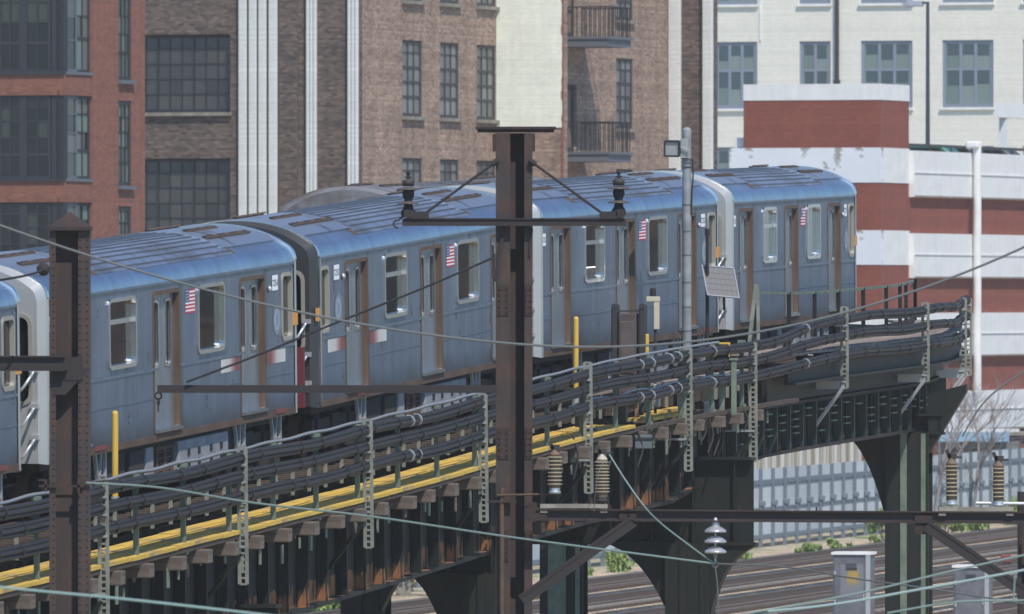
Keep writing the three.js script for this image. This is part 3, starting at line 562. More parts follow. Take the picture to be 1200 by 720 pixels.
  const clut = [G().rbox(0.22, 0.28, 0.16, 0.02, 0, 0, 0).geometry(), G().rbox(0.4, 0.14, 0.14, 0.02, 0, 0, 0).geometry(), G().rbox(0.12, 0.4, 0.12, 0.02, 0, 0, 0).geometry()];
  for (let s = 183.5, i = 0; s < 199; s += rr(0.7, 1.3), i++) place(mm(clut[i % 3], [M.galv, M.elTeal, M.underRust, M.timber][i % 4], 'junction_box', v), frame(edgeX, s, rr(-0.5, 0.0), rr(-0.7, 0.12)));
  // yellow walkway planks
  const plk = [0, 1, 2].map(() => G().box(2.58, 0.055, 0.235, 0, 0, 0).geometry());
  for (let s = 143; s < 199; s += 2.55) for (let k = 0; k < 4; k++) {
    if (s > 187 && (k < 1 || hash2(Math.round(s * 3), k, 5) > 0.5) || s > 193 && k < 3) continue;
    const p = mm(plk[k % 3], M.plank, 'walkway_plank', v); place(p, frame(edgeX, s + 1.28, -0.05 - k * 0.25, -0.34 + rr(-0.008, 0.008)));
  }
  const under = G();
  for (let s = 143; s < 200; s += 4) under.bar(el(s, 0.0, -0.405), el(s + 4, 0.0, -0.405), 0.1, 0.07);
  part(under, 'walkway_stringer', M.oldTie);
  // rails, the covered third rail and its short posts
  const rails = G(), cover = G(), coverPost = G().box(0.05, 0.42, 0.05, 0, 0, 0).geometry();
  for (let s = S0; s < 258; s += 2) {
    for (const o of [-0.58, -2.02, -4.53, -5.97]) rails.bar(trk(s, o, -0.07), trk(s + 2.02, o, -0.07), 0.07, 0.15);
    if (s < 204) { cover.bar(trk(s, 0.42, 0.14), trk(s + 2.02, 0.42, 0.14), 0.2, 0.04); for (const q of [0, 1]) place(mm(coverPost, M.lattice, 'cover_post', v), frame(sideX, s + q, 0.5, -0.09)); }
  }
  part(rails, 'rail', M.rail); part(cover, 'third_rail_cover', M.tanPlank);
  // short posts of the walkway rail that carry the cables
  const stn = G().box(0.07, 1.3, 0.07, 0, 0.15, 0).box(0.16, 0.05, 0.12, 0, 0.8, 0).box(0.12, 0.16, 0.03, 0, -0.4, 0.05).geometry();
  for (let s = 143.2; s < 199; s += 1.31 * 2) place(mm(stn, M.paleGreen, 'stanchion', v), frame(edgeX, s, -0.03, 0));
  // picket rail on the raised walkway
  const handY = (s) => 1.62 - 0.2 * smooth(s, 199, 211) - 0.02 * smooth(s, 214, 228);
  const pick = G().box(0.07, 0.86, 0.07, 0, 0.43, 0).geometry();
  for (const px of [886, 925, 955, 983, 1012, 1039, 1055, 1062, 1078, 1087, 1098, 1107]) { const s = Math.min(sAt(px, -1.0), 229); place(mm(pick, M.el, 'picket', v), frame(edgeX, s, -1.0, handY(s) - 0.84)); }
  const hand = G(); for (let s = sAt(886, -1); s < 226; s += 1.5) hand.bar(el(s, -1, handY(s)), el(s + 1.52, -1, handY(s + 1.52)), 0.05, 0.05);
  part(hand, 'handrail', M.paleGreen);
  const foot = G(); for (let s = 212; s < 226; s += 1.5) foot.bar(el(s, -1, handY(s) - 0.8), el(s + 1.52, -1, handY(s + 1.52) - 0.8), 0.06, 0.12);
  part(foot, 'kick_board', M.el);

  // bents: cross girder, two built-up columns, arched knee brackets
  const arch = (w, h, cut) => { const s = new THREE.Shape(); s.moveTo(0, 0); s.lineTo(w, 0); s.quadraticCurveTo(w * 0.42, -h * 0.1, cut, -h); s.lineTo(0, -h); s.closePath(); return s; };
  for (const [s, oR, oL, wide, archW, archH, tip, low] of [[164, -0.5, -6.4, 0.85, 1.1, 2.0, 0.2, -2.2], [180, -0.42, -6.35, 0.82, 1.0, 2.3, 0.2, -2.25], [196, -0.5, -6.42, 0.78, 1.25, 1.25, 0.75, -2.72], [217.2, -0.52, -7.4, 0.86, 0.95, 1.8, 0.3, -1.47]]) {
    const top = girderFoot(s) + (s === 196 ? 0.65 : 0.3);
    const p = along(edgeX, s, 0, 0), yaw = yawAt(edgeX, s);
    const m = new THREE.Matrix4().makeRotationY(yaw).setPosition(p);
    const put3 = (g, name, material) => { const q = g.mesh(name, material, v); q.applyMatrix4(m); return q; };
    // in this frame x runs away along the line and z to the right
    const cg = G().box(0.04, top - low, -oL + oR + 1 + tip, 0, (top + low) / 2, (oL + oR + tip - 0.2) / 2);
    cg.box(0.4, 0.05, -oL + oR + 1 + tip, 0, low, (oL + oR + tip - 0.2) / 2).box(0.4, 0.05, -oL + oR + 1 + tip, 0, top, (oL + oR + tip - 0.2) / 2);
    for (let z = oL; z < oR + tip + 0.5; z += 0.75) cg.box(0.3, top - low, 0.03, 0, (top + low) / 2, z);
    put3(cg, 'cross_girder', M.el);
    for (const [o, inward] of [[oR, -1], [oL, 1]]) {
      const yb = -along(edgeX, s, 0, 0).y, yt = low;         // foot on the ground
      const col = G().box(0.05, yt - yb, wide, -0.3, (yt + yb) / 2, o).box(0.05, yt - yb, wide, 0.3, (yt + yb) / 2, o);
      for (const q of [-1, 1]) col.box(0.66, yt - yb, 0.06, 0, (yt + yb) / 2, o + q * (wide / 2 - 0.12));
      put3(col, 'column', M.el);
      const edge = G(); edge.box(0.03, yt - yb + (s > 210 ? 1.0 : 0), 0.13, -0.345, (yt + yb) / 2 + (s > 210 ? 0.5 : 0), o - 0.06).box(0.03, yt - yb, 0.09, -0.34, (yt + yb) / 2, o + wide / 2 - 0.1);
      put3(edge, 'column_edge', s > 210 ? M.paleGreen : M.el);
      if (s > 210 && o === oL) put3(G().box(0.03, yt - yb, 0.36, -0.36, (yt + yb) / 2, o - 0.08), 'face_plate', M.paleGreen);
      const base = G().rbox(1.5, 0.5, 1.5, 0.05, 0, yb + 0.25, o); put3(base, 'footing', M.concrete);
      const kn = G().add(new THREE.ExtrudeGeometry(arch(archW, archH, 0.02), { depth: 0.3, bevelEnabled: false, curveSegments: 16 }), -0.15, low + 0.02, o + inward * (wide / 2 - 0.03), 0, inward > 0 ? -Math.PI / 2 : Math.PI / 2, 0);
      put3(kn, 'knee_bracket', M.el);
      if (s === 196 && o === oR) { const k2 = new THREE.Shape(); k2.moveTo(0, 0); k2.lineTo(0.85, 0); k2.lineTo(0.85, -0.06); k2.quadraticCurveTo(0.2, -0.3, 0.02, -1.4); k2.lineTo(0, -1.4); k2.closePath(); put3(G().add(new THREE.ExtrudeGeometry(k2, { depth: 0.3, bevelEnabled: false }), 0.15, low + 0.02, o + wide / 2 - 0.03, 0, -Math.PI / 2, 0), 'knee_bracket', M.el); }
      if (s > 210 && o === oR) { const k2 = new THREE.Shape(); k2.moveTo(0, 0.75); k2.lineTo(0.75, 0.95); k2.lineTo(0.75, 0.8); k2.lineTo(0.02, -0.4); k2.lineTo(0, -0.4); k2.closePath(); put3(G().add(new THREE.ExtrudeGeometry(k2, { depth: 0.3, bevelEnabled: false }), 0.15, low + 0.02, o + wide / 2 - 0.03, 0, -Math.PI / 2, 0), 'knee_bracket', M.el); }
    }
  }
}

// ---------------------------------------------------------------- cable posts along the walkway
{
  const lattice = (h) => {                                  // two uprights with short battens between, facing the track
    const up = G(), lac = G();
    for (const x of [-0.055, 0.055]) up.box(0.025, h, 0.05, 0, h / 2, x);
    const n = Math.round(h / 0.09);
    for (let i = 0; i <= n; i++) lac.box(0.02, 0.03, 0.11, 0, i / n * h, 0);
    return [up.geometry(), lac.geometry()];
  };
  const hookG = G().box(0.1, 0.03, 0.24, 0, 0, 0).geometry();
  const nth = ['first', 'second', 'third', 'fourth', 'fifth', 'sixth', 'seventh', 'eighth', 'ninth', 'tenth', 'eleventh'];
  const marks = [[122, 562, null], [285, 525, 685], [432, 492, 642], [567, 462, 612], [690, 425, 578], [807, 408, 552], [883, 402, 541], [990, 360, 455], [1085, 355, 447], [1122, 350, 442], [1133, 350, 440]];
  marks.forEach(([px, top, foot], i) => {
    const s = i === 9 ? 224 : i === 10 ? 230 : sAt(px, 0.1), k = s / F;
    const yTop = (HORIZON - top) * k - railY(s), yFoot = foot ? (HORIZON - foot) * k - railY(s) : yTop - 2.15;
    const t = thing('cable_post', 'grey green lattice cable post outside the walkway, ' + nth[i] + ' post from the left', 'post', V(0, 0, 0), 'lattice cable posts along the viaduct');
    place(t, frame(edgeX, s, 0.1, yFoot));
    const [u, l] = lattice(yTop - yFoot);
    mm(u, M.lattice, 'upright', t); mm(l, M.lattice, 'lacing', t).userData.kind = 'stuff';
    const a = G(), high = s > 203 ? 0.12 : 0.55;
    a.box(0.07, 0.035, 0.75, 0, high, -0.35); if (s > 203) a.box(0.02, 0.12, 0.6, 0, high - 0.08, -0.3);
    a.mesh('bracket_arm', M.galv, t);
    const b = G(), lowY = s > 203 ? -0.85 : -0.35;
    b.bar(V(0.03, high - 0.1, -0.02), V(0.03, lowY, -0.66), 0.05, 0.03, V(1, 0, 0)).bar(V(-0.06, high - 0.1, -0.02), V(-0.06, lowY, -0.66), 0.05, 0.03, V(1, 0, 0)).box(0.12, 0.03, 0.04, -0.01, (high + lowY) / 2, -0.34);
    b.mesh('brace', s > 203 ? M.galv : M.el, t);
    for (const y of [0.73, 0.48, 0.18]) mm(hookG, M.galv, 'cable_hook', t, 0, lerp(y, y + 0.22, raise(s)) - yFoot - 0.09, -0.06);
  });
}
// ---------------------------------------------------------------- cable bundles
{
  const rowsY = [[0.73, 1.0, 'uppermost thick bundle of black power cables along the walkway'], [0.48, 0.68, 'middle thick bundle of black power cables along the walkway'], [0.18, 0.32, 'lowest thick bundle of black power cables just above the yellow planks']];
  const paleTie = new THREE.CylinderGeometry(0.101, 0.101, 0.04, 10);
  rowsY.forEach(([y0, y1, label], k) => {
    const t = thing('cable_bundle', label, 'cable', V(0, 0, 0), 'black power cable bundles');
    const cy = (s) => lerp(y0, y1, raise(s)) - 0.035 * Math.pow(Math.sin(Math.PI * (s - 154.8) / 7.8), 2) + 0.006 * Math.sin(s * 0.9 + k * 2);
    const end = 231;
    for (let c = 0; c < 5; c++) {
      const pts = [];
      for (let s = 143; s <= end; s += 1.3) {
        const a = c * Math.PI * 0.4 + 0.18 * Math.sin(s * 0.21 + k), r = 0.052 + 0.006 * Math.sin(s * 0.5 + c * 2);
        pts.push(el(s, 0.06 + Math.cos(a) * r * 0.9, cy(s) + Math.sin(a) * r * 1.15));
      }
      G().tube(pts, 0.036, pts.length * 2, 6).mesh('cable', M.rubber, t);
    }
    const core = []; for (let s = 143; s <= end; s += 1.5) core.push(el(s, 0.06, cy(s)));
    G().tube(core, 0.05, core.length * 2, 6).mesh('cable', M.rubber, t);
    const ties = G(); let n = 0;
    for (let s = 144; s < end; s += rr(0.7, 1.5)) { const m = frame(edgeX, s, 0.06, cy(s)); m.multiply(new THREE.Matrix4().makeRotationZ(Math.PI / 2)); if (n++ % 3) ties.mat(new THREE.CylinderGeometry(0.098, 0.098, 0.035, 10), m); }
    ties.mesh('tie_band', M.rubber, t).userData.kind = 'stuff';
    for (const s of [189.2, 190.1, 191.6, 192.3, 195.2, 172.4, 172.9, 203.5]) if (k !== 1) { const m = frame(edgeX, s, 0.06, cy(s)); m.multiply(new THREE.Matrix4().makeRotationZ(Math.PI / 2 + 0.3)); place(mm(paleTie, M.galv, 'pale_tie', t), m); }
  });
  const pts = [], pts2 = [];
  for (let s = 143; s <= 197; s += 1.3) pts.push(el(s, -0.05, 0.86 - 0.035 * Math.pow(Math.sin(Math.PI * (s - 143.2) / 2.62), 2)));
  tag(G().tube(pts, 0.026, 120, 8).mesh('handrail_pipe', M.pipe), 'pale grey pipe handrail on top of the uppermost cable bundle', 'pipe');
  for (let s = 184; s <= 198; s += 1) pts2.push(el(s, -0.02, 0.25 + 0.03 * Math.sin(s * 2)));
  tag(G().tube(pts2, 0.022, 60, 6).mesh('conduit', M.galv), 'thin pale conduit above the lowest cable bundle, below the relay cabinet', 'conduit');
}

// ---------------------------------------------------------------- things standing on the viaduct
{
  // relay cabinet
  let s = sAt(738, -0.7), t = thing('relay_cabinet', 'tall brown relay cabinet between dark uprights on the walkway', 'cabinet', el(s, -0.7, -0.3));
  t.rotation.y = -0.12;
  const k = s / F;
  mm(G().rbox(0.31, 1.62, 0.4, 0.015, -0.02, 0.98, 0).geometry(), std({ color: lin(0.27, 0.2, 0.175), roughness: 0.7, map: T.cabinet }), 'cabinet_body', t);
  mm(G().rbox(0.25, 0.9, 0.03, 0.01, -0.02, 1.2, 0.205).box(0.14, 0.04, 0.04, -0.02, 0.62, 0.21).geometry(), std({ color: lin(0.3, 0.235, 0.205), roughness: 0.7, map: T.cabinet }), 'cabinet_door', t);
  for (const x of [-0.25, 0.23]) mm(G().rbox(0.12, 1.84, 0.34, 0.03, x, 0.98, -0.02).cyl(0.06, 0.06, 0.34, x, 1.9, -0.02, 12, Math.PI / 2).geometry(), std({ color: lin(0.03, 0.03, 0.034), roughness: 0.7 }), 'upright', t);
  mm(G().box(0.4, 0.03, 0.3, -0.01, 1.83, -0.02).geometry(), M.under, 'cabinet_top', t);
  mm(G().box(0.16, 0.06, 0.06, -0.02, 0.4, 0.2).box(0.22, 0.03, 0.05, -0.02, 0.28, 0.2).geometry(), M.under, 'latch', t);
  mm(G().box(0.07, 0.3, 0.07, -0.12, 0.1, 0.1).box(0.07, 0.3, 0.07, 0.14, 0.1, 0.1).geometry(), M.rustCap, 'leg', t);
  // wayside signal box behind it
  t = thing('signal_box', 'small cream signal box with a black lamp on top beside the relay cabinet', 'signal box', el(s + 1.2, -0.75, -0.3));
  mm(G().rbox(0.1, 0.5, 0.12, 0.01, 0.26, 1.72, 0).rbox(0.24, 0.09, 0.14, 0.01, 0.2, 2.0, 0).geometry(), M.skirtTan, 'box', t);
  mm(G().cyl(0.05, 0.06, 0.14, 0.2, 2.12, 0, 10).geometry(), M.black, 'lamp', t);
  mm(G().cyl(0.025, 0.025, 1.6, 0.24, 0.8, 0, 8).geometry(), M.under, 'stand', t);
  tag(G().rbox(0.06, 0.36, 0.06, 0.015, 0, 0, 0).mesh('yellow_marker', M.yellow), 'short yellow marker bar right of the brown relay cabinet', 'marker').position.copy(P(758.5, 404, s - 1));
  // yellow marker posts
  const yp = (px, top, foot, d, label) => {
    const p = P(px, top, d), q = P(px, foot, d), h = p.y - q.y, o = thing('marker_post', label, 'marker post', q, 'yellow marker posts');
    mm(G().cyl(0.045, 0.045, h, 0, h / 2, 0, 12).lathe([[0.045, 0], [0.04, 0.025], [0.02, 0.04], [0, 0.043]], 0, h, 0, 12).geometry(), M.yellow, 'tube', o);
    mm(G().cyl(0.06, 0.06, 0.12, 0, 0.06, 0, 12).geometry(), M.galv, 'base_sleeve', o);
  };
  yp(134.5, 485, 592, 156.2, 'yellow marker post right of the riveted post with the pyramid cap');
  yp(675, 374, 474, 186.4, 'yellow marker post left of the brown relay cabinet, in front of the train');
  // light pole with flood lamp
  const dp = sAt(805, -0.25), foot = el(dp, -0.25, -0.3);
  t = thing('light_pole', 'tall pale grey steel pole in front of the train carrying a flood lamp', 'pole', foot);
  const hp = P(805, 152, dp).y - foot.y;
  mm(G().cyl(0.078, 0.084, hp, 0, hp / 2, 0, 16).lathe([[0.078, 0], [0.05, 0.035], [0, 0.045]], 0, hp, 0, 16).geometry(), M.poleGrey, 'shaft', t);
  const bands = G(); for (const py of [196, 240, 271, 299, 331, 360, 388]) bands.cyl(0.088, 0.088, 0.02, 0, P(0, py, dp).y - foot.y, 0, 16);
  for (const py of [186, 190, 195]) bands.cyl(0.1, 0.1, 0.02, 0, P(0, py, dp).y - foot.y, 0, 16);
  bands.mesh('band', M.wireGrey, t);
  mm(G().tube([V(0.09, hp - 0.5, 0.03), V(0.11, hp - 0.75, 0.05), V(0.09, hp - 1.1, 0.05), V(0.08, hp - 1.5, 0.05)], 0.015, 16, 6).geometry(), M.black, 'cable', t);
  const fl = thing('flood_lamp', 'square flood lamp with pale glass on a bracket at the grey pole', 'lamp', P(788, 174, dp - 0.1));
  fl.rotation.set(0.15, -0.15, 0);
  mm(G().ext(ring(-0.145, -0.145, 0.145, 0.145, 0.04, 0.03), 0.09, 0, 0, -0.02).rbox(0.26, 0.26, 0.06, 0.02, 0, 0, -0.04).geometry(), M.darkFrame, 'housing', fl);
  mm(G().box(0.23, 0.23, 0.01, 0, 0, 0.04).geometry(), std({ color: lin(0.34, 0.34, 0.33), roughness: 0.3 }), 'lens', fl);
  mm(G().box(0.14, 0.34, 0.04, 0.2, 0, -0.06).bar(V(0.12, 0, -0.05), V(0.3, -0.04, -0.02), 0.05, 0.05).geometry(), M.cap, 'bracket', fl);
  // mast with solar panel
  const dm = sAt(829, -0.5), mf = el(dm, -0.5, -0.3);
  t = thing('mast', 'thin black mast left of the solar panel in front of the train', 'mast', mf);
  const mh = P(829, 268, dm).y - mf.y;
  mm(G().cyl(0.032, 0.036, mh, 0, mh / 2, 0, 10).cyl(0.045, 0.045, 0.12, 0, mh - 0.06, 0, 10).geometry(), M.black, 'shaft', t);
  mm(G().rbox(0.2, 0.3, 0.16, 0.02, 0, 0.16, 0).geometry(), M.under, 'base', t);
  t = thing('solar_panel', 'tilted grey solar panel on a short stalk beside the black mast', 'solar panel', P(845, 331, dm));
  t.rotation.set(-0.5, -0.2, -0.1, 'YXZ');
  {
    const skew = new THREE.Matrix4().set(1, -0.36, 0, 0, 0, 1, 0, 0, 0, 0, 1, 0, 0, 0, 0, 1);
    const frameG = ring(-0.3, -0.3, 0.3, 0.3, 0.01, 0.018);
    const a = G().ext(frameG, 0.035).geometry().applyMatrix4(skew), b = G().box(0.56, 0.56, 0.02, 0, 0, 0.012).geometry().applyMatrix4(skew);
    mm(a, M.silver, 'panel_frame', t); mm(b, std({ color: lin(0.19, 0.185, 0.185), roughness: 0.7 }), 'solar_cells', t);
    const grid = G(); for (let i = 1; i < 6; i++) grid.box(0.005, 0.55, 0.004, -0.27 + i * 0.09, 0, 0.023); for (let j = 1; j < 5; j++) grid.box(0.54, 0.005, 0.004, 0, -0.275 + j * 0.11, 0.023);
    const gm = grid.geometry().applyMatrix4(skew); mm(gm, std({ color: lin(0.13, 0.13, 0.13), roughness: 0.7 }), 'cell_grid', t).userData.kind = 'stuff';
  }
  tag(G().rod(P(848, 338, dm + 0.12), P(849, 364, dm + 0.12), 0.022, 8).rod(P(830, 338, dm), P(848, 336, dm + 0.12), 0.02, 8).mesh('panel_stalk', M.black), 'short dark stalk under the tilted solar panel', 'bracket');
  // yellow frame and leaning green posts near the ramp
  t = thing('cable_rack', 'small open yellow steel rack standing among the cables', 'rack', P(846, 417, 196.5));
  { const g = G(); for (const x of [-0.13, 0.13]) g.box(0.03, 0.24, 0.03, x, 0.1, 0); g.box(0.3, 0.035, 0.035, 0, 0.22, 0).box(0.26, 0.025, 0.025, 0, 0.06, 0); mm(g.geometry(), M.yellow, 'tubes', t); }
  tag(G().bar(P(886, 333, 200.2), P(878, 404, 200.2), 0.07, 0.07).bar(P(888, 336, 200.3), P(889, 404, 200.3), 0.06, 0.06).mesh('leaning_post', M.lattice), 'pale green leaning post at the left end of the picket rail', 'post');
  [[822, 'left'], [836, 'right']].forEach(([px, w]) => tag(G().rbox(0.1, 1.0, 0.08, 0.01, 0, 0.5, 0).box(0.16, 0.04, 0.12, 0, 1.0, 0).mesh('cable_stand', M.paleGreen), `pale yellow green cable stand under the yellow frame, ${w} one of two`, 'stand', 'pale cable stands').position.copy(P(px + 24, 487, 196.5)));
  t = thing('junction_box', 'small grey junction box under the walkway end below the relay cabinet', 'box', P(754, 518, 189));
  mm(G().rbox(0.3, 0.24, 0.2, 0.02, 0, 0, 0).geometry(), std({ color: lin(0.1, 0.125, 0.14), roughness: 0.7 }), 'box', t); mm(G().box(0.3, 0.04, 0.02, 0, 0.05, 0.105).geometry(), M.black, 'lid_seam', t);
}

// ---------------------------------------------------------------- railway catenary posts in front of the viaduct
{
  const D1 = 142, D2 = 150, k1 = D1 / F, k2 = D2 / F;
  // left: riveted column with a pyramid cap
  let c = P(81, 350, D1), top = P(0, 270, D1).y;
  let t = thing('catenary_post', 'rusty brown riveted steel post with a pyramid cap at the left', 'post', V(c.x, 0, c.z));
  const w = 47 * k1;
  mm(G().box(w - 0.03, top, 0.03, 0, top / 2, -0.21).geometry(), M.post, 'web', t);
  mm(G().box(0.03, top, 0.44, -w / 2 + 0.015, top / 2, -0.21).box(0.075, top, 0.025, -w / 2 + 0.045, top / 2, 0.0).geometry(), M.post, 'flange', t);
  mm(G().box(0.03, top, 0.44, w / 2 - 0.015, top / 2, -0.21).box(0.14, top, 0.025, w / 2 - 0.075, top / 2, 0.0).geometry(), M.post, 'flange', t);
  for (const y of [P(0, 576, D1).y, 2.4]) mm(G().box(w, 0.1, 0.03, 0, y, -0.185).geometry(), M.post, 'batten', t);
  const rv = new THREE.SphereGeometry(0.014, 6, 4), rivets = G();
  for (let y = 5.2; y < top - 0.06; y += 0.092) for (const x of [-w / 2 + 0.055, w / 2 - 0.12, w / 2 - 0.03]) rivets.add(rv, x, y, 0.014);
  const rm = rivets.mesh('rivets', M.armRust, t); rm.userData.kind = 'stuff';
  const cap = new THREE.ConeGeometry(0.39, 0.2, 4, 1).rotateY(Math.PI / 4);
  mm(G().add(cap.toNonIndexed(), 0, top + 0.14, -0.2).box(0.56, 0.045, 0.56, 0, top + 0.02, -0.2).geometry(), M.armRust, 'cap', t);
  mm(G().box(4.0, 16 * k1, 0.1, -2.02, P(0, 426, D1).y, 0.06).box(3.9, 0.02, 0.2, -2.0, P(0, 418, D1).y, 0.06).box(3.9, 0.02, 0.2, -2.0, P(0, 434, D1).y, 0.06).geometry(), M.arm, 'arm', t);
  mm(G().box(0.3, 0.3, 0.02, 0.02, P(0, 432, D1).y, 0.02).ext((() => { const q = new THREE.Shape(); q.moveTo(-0.22, 0); q.lineTo(0.26, 0); q.lineTo(-0.05, -0.34); q.lineTo(-0.22, -0.34); q.closePath(); return q; })(), 0.02, 0, P(0, 432, D1).y, 0.0).geometry(), M.arm, 'gusset', t);
  mm(G().box(0.03, 0.14, 0.03, -0.3, P(0, 570, D1).y, 0.05).box(0.03, 0.2, 0.03, 0.12, P(0, 570, D1).y, 0.05).box(0.58, 0.03, 0.03, -0.1, P(0, 570, D1).y, 0.05).box(0.12, 0.02, 0.02, -0.34, P(0, 563, D1).y, 0.05).bar(V(0.12, P(0, 566, D1).y, 0.05), V(0.62, P(0, 563, D1).y, 0.1), 0.025, 0.025).geometry(), M.armRust, 'clamp', t);
  mm(G().rbox(1.6, 0.6, 1.6, 0.05, 0, 0.3, -0.2).geometry(), M.concrete, 'footing', t);
  // centre: tall H post with cross arms
  c = P(602.5, 350, D2); top = P(0, 156, D2).y;
  t = thing('catenary_post', 'tall dark steel H post in the middle with a flat cap board and cross arm', 'post', V(c.x, 0, c.z));
  const w2 = 43 * k2;
  mm(G().box(0.3, top, 0.03, 0.02, top / 2, -0.25).geometry(), M.post, 'web', t);
  mm(G().box(0.03, top, 0.46, -w2 / 2 + 0.015, top / 2, -0.2).box(17 * k2, top, 0.03, -w2 / 2 + 8.5 * k2, top / 2, 0.02).geometry(), M.post, 'flange', t);
  mm(G().box(0.03, top, 0.46, w2 / 2 - 0.015, top / 2, -0.2).box(9.5 * k2, top, 0.03, w2 / 2 - 4.8 * k2, top / 2, 0.02).geometry(), M.post, 'flange', t);
  mm(G().box(94 * k2, 0.035, 0.42, 2 * k2, top + 0.07, -0.15).box(90 * k2, 0.035, 0.36, 2 * k2, top + 0.03, -0.15).geometry(), M.armRust, 'cap_board', t);
  mm(G().box(0.07, 0.24, 0.1, -w2 / 2 - 0.01, top - 0.13, -0.02).box(0.07, 0.24, 0.1, w2 / 2 + 0.0, top - 0.13, -0.02).geometry(), M.armRust, 'cap_bracket', t);
  for (const py of [352, 520, 640]) for (const [x, pw] of [[-w2 / 2 + 8.5 * k2, 14 * k2], [w2 / 2 - 4.8 * k2, 8 * k2]]) {
    const y = P(0, py, D2).y, pm = mm(G().box(pw, 0.42, 0.012, x, y, 0.042).geometry(), M.armRust, 'splice_plate', t), bg = G();
    for (let i = 0; i < 5; i++) for (const q of [-0.3, 0.3]) bg.cyl(0.014, 0.014, 0.02, x + q * pw, y - 0.16 + i * 0.08, 0.055, 6, Math.PI / 2);
    mm(bg.geometry(), M.armRust, 'bolts', pm).userData.kind = 'stuff';
  }
  const yA = P(0, 261, D2).y;
  mm(G().box(262 * k2, 8 * k2, 0.12, 0, yA, 0.12).box(258 * k2, 0.02, 0.16, 0, yA + 0.05, 0.12).geometry(), M.arm, 'cross_arm', t);
  mm(G().rod(V(-19 * k2, P(0, 188, D2).y, 0.08), V(-104 * k2, P(0, 250, D2).y, 0.12), 0.018).rod(V(18 * k2, P(0, 188, D2).y, 0.08), V(103 * k2, P(0, 250, D2).y, 0.12), 0.018).rod(V(-19 * k2, P(0, 188, D2).y, 0.08), V(-26 * k2, P(0, 193, D2).y, 0.085), 0.04).rod(V(18 * k2, P(0, 188, D2).y, 0.08), V(25 * k2, P(0, 193, D2).y, 0.085), 0.04).geometry(), M.arm, 'stay_rod', t);
  for (const x of [-1, 1]) mm(G().box(0.3, 0.1, 0.18, x * 113 * k2, yA + 0.1, 0.12).box(0.1, 0.1, 0.2, x * 125 * k2, yA + 0.12, 0.12).geometry(), M.arm, 'insulator_seat', t);
  const yB = P(0, 455.5, D2).y;
  mm(G().box(398 * k2, 8 * k2, 0.1, -219 * k2, yB, 0.1).box(398 * k2, 0.018, 0.15, -219 * k2, yB - 0.05, 0.1).geometry(), M.arm, 'lower_arm', t);
  mm(G().add(new THREE.TorusGeometry(0.045, 0.012, 6, 12), -417 * k2, yB - 0.1, 0.1).add(new THREE.TorusGeometry(0.035, 0.012, 6, 12), -417 * k2, yB - 0.19, 0.1, 0, 1.2, 0).cyl(0.012, 0.012, 0.1, -417 * k2, yB - 0.27, 0.1, 6).geometry(), M.arm, 'hook', t);
  mm(G().box(0.05, 0.34, 0.14, -24 * k2, P(0, 312, D2).y, 0.05).bar(V(-22 * k2, P(0, 330, D2).y, 0.05), V(-12 * k2, P(0, 268, D2).y, 0.05), 0.03, 0.05).bar(V(18 * k2, P(0, 300, D2).y, 0.06), V(21 * k2, P(0, 268, D2).y, 0.06), 0.02, 0.03).geometry(), M.arm, 'guy_bracket', t);
  mm(G().rbox(1.6, 0.6, 1.6, 0.05, 0, 0.3, -0.2).geometry(), M.concrete, 'footing', t);
  mm(G().rod(V(-14.5 * k2, P(0, 572, D2).y, 0.12), V(-14.5 * k2, 0.2, 0.12), 0.033, 10).rod(V(-20 * k2, P(0, 580.5, D2).y, 0.16), V(52 * k2, P(0, 579, D2).y, 0.16), 0.017, 6).geometry(), std({ color: lin(0.3, 0.19, 0.12), roughness: 0.9, map: T.cabinet }), 'conduit', t);
  mm(G().box(0.4, 0.03, 0.12, -14 * k2, P(0, 588, D2).y, 0.1).box(0.14, 0.12, 0.06, 24 * k2, P(0, 594, D2).y, 0.1).geometry(), M.armRust, 'clamp', t);
  // disc insulators on the cross arm
  const disc = (label, px, py) => {
    const o = thing('pin_insulator', label, 'insulator', P(px, py, D2), 'insulators on the cross arm'); o.position.z += 0.12;
    mm(G().lathe([[0, 0], [0.1, 0], [0.1, 0.06], [0.07, 0.1], [0.055, 0.16], [0.055, 0.22], [0.07, 0.24], [0.085, 0.3], [0.06, 0.38], [0, 0.39]], 0, 0, 0, 18).geometry(), M.black, 'stem', o);
    for (const [y, r] of [[0.16, 0.15], [0.35, 0.155]]) mm(G().lathe([[0, 0.035], [0.05, 0.04], [r * 0.8, 0.028], [r, 0.01], [r, -0.002], [r * 0.8, 0.004], [0, 0.01]], 0, y, 0, 24).geometry(), M.porcelain, 'shed', o);
    mm(G().lathe([[0, 0], [0.08, 0], [0.085, 0.07], [0.05, 0.09], [0, 0.1]], 0, 0.4, 0, 18).geometry(), M.darkCapRust, 'cap', o);
    mm(G().cyl(0.02, 0.02, 0.1, 0, 0.53, 0, 8).add(new THREE.SphereGeometry(0.032, 10, 8), 0, 0.58, 0).box(0.1, 0.02, 0.03, 0, 0.52, 0).geometry(), M.black, 'terminal', o);
  };
  disc('black stacked disc insulator standing on the left end of the high cross arm', 478.5, 253);
  disc('black stacked disc insulator standing on the right end of the high cross arm', 725, 252);
  mm(G().add(new THREE.TorusGeometry(0.05, 0.012, 6, 12, 4), -137 * k2, yA - 0.02, 0.12, 0, 0, 1).bar(V(-135 * k2, yA + 0.04, 0.12), V(-128 * k2, yA + 0.1, 0.12), 0.03, 0.03).geometry(), M.arm, 'hook', t);
  // low gantry beam
  const yG = P(0, 603.5, D2 - 0.4).y, gx0 = P(628, 0, D2 - 0.4).x, gx1 = P(1330, 0, D2 - 0.4).x, zG = -(D2 - 0.4);
  t = thing('gantry_beam', 'long rusty brown steel beam running right from the tall post, low in the picture', 'beam', V(0, yG, zG));
